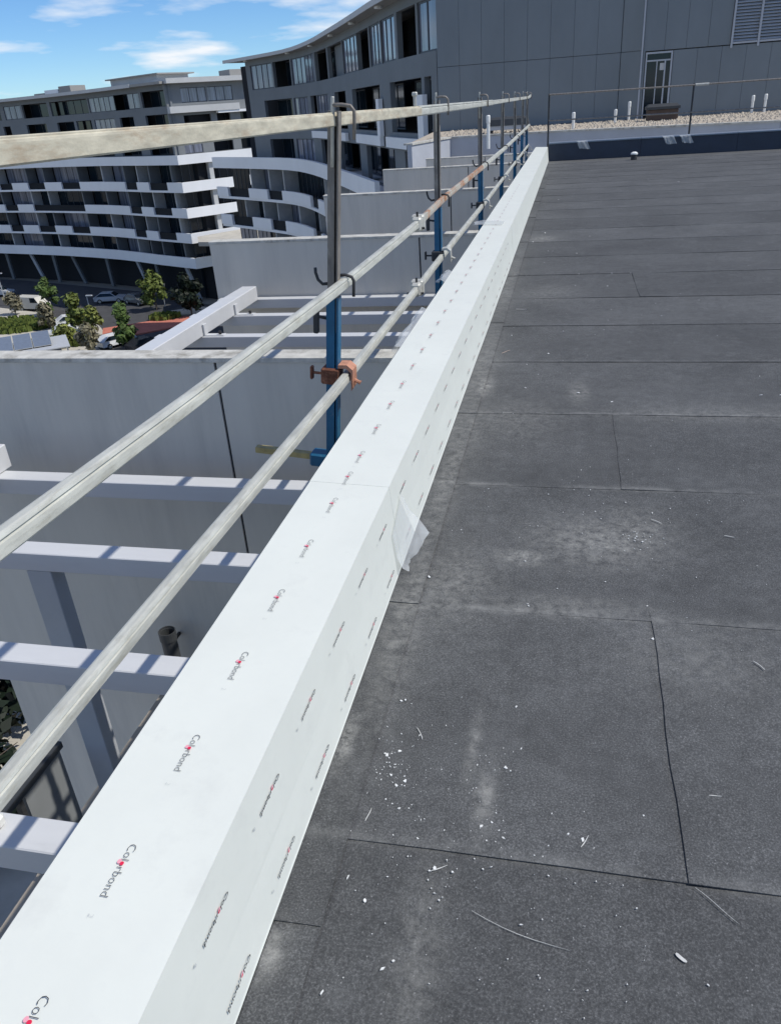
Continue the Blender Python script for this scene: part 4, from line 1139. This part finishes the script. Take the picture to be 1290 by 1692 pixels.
grass_patch(-58, 80.0, 4.5, 2.5, 500)
o = obj('grass', mb, M['grass'])
o['kind'] = 'stuff'

def tree(x, y, h, w, leaf, label, seed, n=900, trunk_h=None, z=-21.0, base=0.25, sz=0.32):
    rr = random.Random(seed)
    t = thing('tree', label, 'tree', (x, y, z), 'street trees', local=True)
    mb_ = MB()
    th = trunk_h or h * 0.55
    mb_.tube([(0, 0, 0), (0.05, 0.03, th * 0.5), (0.0, 0.08, th), (0.02, 0.02, h * 0.85)], [h * 0.022, h * 0.017, h * 0.012, 0.02], 7)
    for k in range(6):
        a = k * 1.1 + rr.random()
        z0 = th * rr.uniform(0.55, 1.0)
        mb_.tube([(0, 0.04, z0), (math.cos(a) * w * 0.18, math.sin(a) * w * 0.18, z0 + h * 0.12), (math.cos(a) * w * 0.36, math.sin(a) * w * 0.36, z0 + h * 0.22)], [h * 0.009, h * 0.006, 0.015], 5)
    obj('trunk', mb_, M['bark'], t)
    cr = MB()
    clumps = []
    for k in range(14):
        a = rr.random() * 6.283
        v = rr.random()
        env = math.sin(math.pi * (0.18 + 0.80 * v)) ** 0.8
        rad_ = w * 0.5 * env * rr.uniform(0.25, 0.85)
        clumps.append((rad_ * math.cos(a), rad_ * math.sin(a), h * (base + (0.94 - base) * v), w * rr.uniform(0.14, 0.26)))
    for k in range(n):
        cx, cy, cz, r = rr.choice(clumps)
        d = Vector((rr.gauss(0, 1), rr.gauss(0, 1), rr.gauss(0, 0.9)))
        d = d.normalized() * r * rr.uniform(0.5, 1.12)
        c = Vector((cx, cy, cz)) + d
        nrm = (d.normalized() + Vector((rr.uniform(-.7, .7), rr.uniform(-.7, .7), rr.uniform(-.2, .9)))).normalized()
        u = nrm.orthogonal().normalized(); v = nrm.cross(u)
        a = rr.random() * 6.283
        u, v = u * math.cos(a) + v * math.sin(a), v * math.cos(a) - u * math.sin(a)
        s = sz * rr.uniform(0.6, 1.25)
        cr.add([c - u * s, c - v * s * 0.5, c + u * s, c + v * s * 0.5], [(0, 1, 2, 3)])
    obj('crown', cr, leaf, t)
    return t
tree(-68.2, 93.6, 5.3, 2.8, M['leaf5'], 'slender green street tree beside the boxy cream van', 1, 900)
tree(-63.9, 86.6, 3.3, 2.6, M['leaf3'], 'small olive brown tree in front of the slender green tree', 2, 600)
tree(-58.6, 85.3, 4.6, 3.2, M['leaf1'], 'light green tree behind the olive grey loose tree', 3, 900)
tree(-55.4, 83.2, 3.6, 2.8, M['leaf4'], 'small lime green tree at the start of the red path', 12, 700)
tree(-51.6, 75.8, 3.8, 2.8, M['leaf3'], 'olive grey loose tree nearest the lichen stained coping', 4, 500)
tree(-47.6, 77.0, 5.2, 2.7, M['leaf5'], 'upright mid green tree beside the red path', 5, 1100)
tree(-53.9, 96.3, 5.0, 3.7, M['leaf1'], 'green tree standing alone before the shaded shopfronts', 6, 900)
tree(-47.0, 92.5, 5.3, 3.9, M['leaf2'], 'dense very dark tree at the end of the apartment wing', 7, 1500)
tree(-74.3, 94.4, 3.1, 2.6, M['leaf3'], 'small brownish tree at the far left kerb', 8, 500)
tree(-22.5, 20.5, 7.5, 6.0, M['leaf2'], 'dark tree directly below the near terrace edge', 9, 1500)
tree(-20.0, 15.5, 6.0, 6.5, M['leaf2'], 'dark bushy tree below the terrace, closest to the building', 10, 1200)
tree(-57.2, 79.6, 2.2, 3.3, M['leaf4'], 'low lime green shrub tree beside the solar panels', 11, 500, base=0.1)

def car(x, y, ang, paint, label, kind='hatch'):
    t = thing('parked_car', label, 'car', (x, y, -21.0), 'cars parked in the street', local=True)
    t.rotation_euler = (0, 0, rad(ang))
    pm = bpy.data.materials.get('paint_' + paint)
    if not pm:
        c = {'white': (0.75, 0.76, 0.77), 'silver': (0.42, 0.44, 0.46), 'grey': (0.12, 0.125, 0.13), 'cream': (0.62, 0.60, 0.54), 'dark': (0.03, 0.032, 0.04)}[paint]
        pm = mat('paint_' + paint, c, 0.25, 0.0, var=0.03, spec=0.6)
    if kind == 'van':
        prof = [(-2.4, 0.35), (2.3, 0.35), (2.35, 0.95), (1.75, 1.15), (1.25, 1.9), (-2.3, 1.95), (-2.42, 1.2)]
        glass = [(1.66, 1.2), (1.22, 1.84), (0.35, 1.84), (0.35, 1.2)]
    else:
        prof = [(-2.15, 0.35), (2.1, 0.35), (2.18, 0.62), (2.0, 0.80), (1.05, 0.93), (0.35, 1.42), (-1.2, 1.45), (-1.95, 0.98), (-2.2, 0.92)]
        glass = [(0.92, 0.95), (0.30, 1.37), (-1.15, 1.39), (-1.78, 1.0)]
    def ext(pp, w0, w1, zsplit, zt):
        rings = []
        for (sgn) in (-1, 1):
            pass
        L_ = []; Rr = []
        for (px, pz) in pp:
            k = min(1, max(0, (pz - zsplit) / (zt - zsplit)))
            w = w0 + (w1 - w0) * k
            L_.append((px, -w, pz)); Rr.append((px, w, pz))
        return MB().loft([L_, Rr])
    zt = max(q[1] for q in prof)
    obj('body', ext(prof, 0.88, 0.66 if kind != 'van' else 0.82, 0.85, zt), pm, t)
    obj('side_glass', ext(glass, 0.885, 0.70 if kind != 'van' else 0.835, 0.85, zt), M['glass'], t)
    if kind != 'van':
        obj('windscreen', MB().add([(1.00, -0.74, 0.965), (1.00, 0.74, 0.965), (0.40, 0.60, 1.405), (0.40, -0.60, 1.405)], [(0, 1, 2, 3)]).shift((0.03, 0, 0.012)), M['glass'], t)
    for px in (-1.35, 1.38):
        for sy in (-0.80, 0.80):
            w = MB().tube([(px, sy - 0.1, 0.33), (px, sy + 0.1, 0.33)], 0.33, 14)
            wo_ = obj('wheel', w, M['tyre'], t)
            s = 0.102 if sy > 0 else -0.102
            rim = MB().tube([(px, sy + s * 0.9, 0.33), (px, sy + s * 1.08, 0.33)], 0.2, 10)
            me = obj('rim', rim, M['bright'], wo_, loc=(0, 0, 0))
    for sy in (-0.62, 0.62):
        obj('headlight', MB().cbox(2.0, 2.17, sy - 0.16, sy + 0.16, 0.60, 0.76, 0.02), M['pvc'], t)
car(-63.6, 101.4, 12, 'silver', 'silver car in the shade before the dark shopfronts')
car(-58.6, 100.0, -28, 'grey', 'grey car right of the silver one in the shade')
car(-73.4, 97.4, -8, 'cream', 'boxy cream van beside the slender green tree', 'van')
car(-61.6, 88.6, 40, 'white', 'white car behind the olive trees at the kerb')
car(-58.9, 83.2, 35, 'white', 'second white car just below the other white one')
car(-50.2, 79.2, 60, 'white', 'white car partly behind the near wall left of the upright tree')
car(-86.0, 107.0, 5, 'silver', 'silver car at the left picture edge in the shade')
car(-45.6, 77.6, 60, 'dark', 'dark car beside the partly hidden white car')

sg = thing('street_sign', 'round white street sign on a pole by the lone tree', 'sign', (-53.6, 98.2, -21.0), local=True)
obj('pole', MB().tube([(0, 0, 0), (0, 0, 2.8)], 0.05), M['column'], sg)
obj('disc', MB().tube([(0, -0.08, 2.9), (0, -0.05, 2.9)], 0.55, 16), M['pvc'], sg)
for (x, y, h, lab) in [(-80.3, 100.6, 4.5, 'thin grey street lamp at the left kerb'), (-56.2, 84.6, 4.5, 'thin grey street lamp among the olive trees')]:
    t = thing('street_lamp', lab, 'lamp', (x, y, -21.0), 'street lamps', local=True)
    obj('pole', MB().tube([(0, 0, 0), (0, 0, h)], [0.08, 0.05], 8), M['column'], t)
    obj('lamp_head', MB().cbox(-0.1, 0.75, -0.12, 0.12, h, h + 0.14, 0.03), M['column'], t)
# low roof carrying three tilted solar panels
sp_ = thing('carport', 'low carport roof standing under the solar panels', 'carport', (-57.6, 73.6, -21), local=True)
sp_.rotation_euler = (0, 0, rad(37))
obj('roof', MB().cbox(-3.6, 4.2, -3.0, 2.6, 1.45, 1.62, 0.03), M['column'], sp_)
for (px, py) in [(-3.3, -2.7), (3.9, -2.7), (-3.3, 2.3), (3.9, 2.3)]:
    obj('post', MB().box(px - 0.08, px + 0.08, py - 0.08, py + 0.08, 0, 1.449), M['column'], sp_)
for k in range(3):
    q = Vector((-2.35 + 1.95 * k, 0.2))
    c_, s_ = math.cos(rad(37)), math.sin(rad(37))
    t = thing('solar_panel', ['left solar panel of the three on the carport', 'middle solar panel of the three on the carport', 'right solar panel of the three on the carport'][k], 'solar panel', (-57.6 + q.x * c_ - q.y * s_, 73.6 + q.x * s_ + q.y * c_, -19.3), 'solar panels on the carport', local=True)
    t.rotation_euler = (rad(11), 0, rad(37))
    obj('frame', MB().cbox(-0.94, 0.94, -2.0, 2.0, 0.42, 0.46, 0.005), M['bright'], t)
    obj('cells', MB().box(-0.90, 0.90, -1.96, 1.96, 0.461, 0.468), M['solar'], t)
    obj('support', MB().box(-0.8, 0.8, -1.8, -1.7, 0.28, 0.418).box(-0.8, 0.8, 1.7, 1.8, -0.3, 0.418), M['iron'], t)

for o in list(bpy.data.objects):
    if '_local' in o:
        del o['_local']
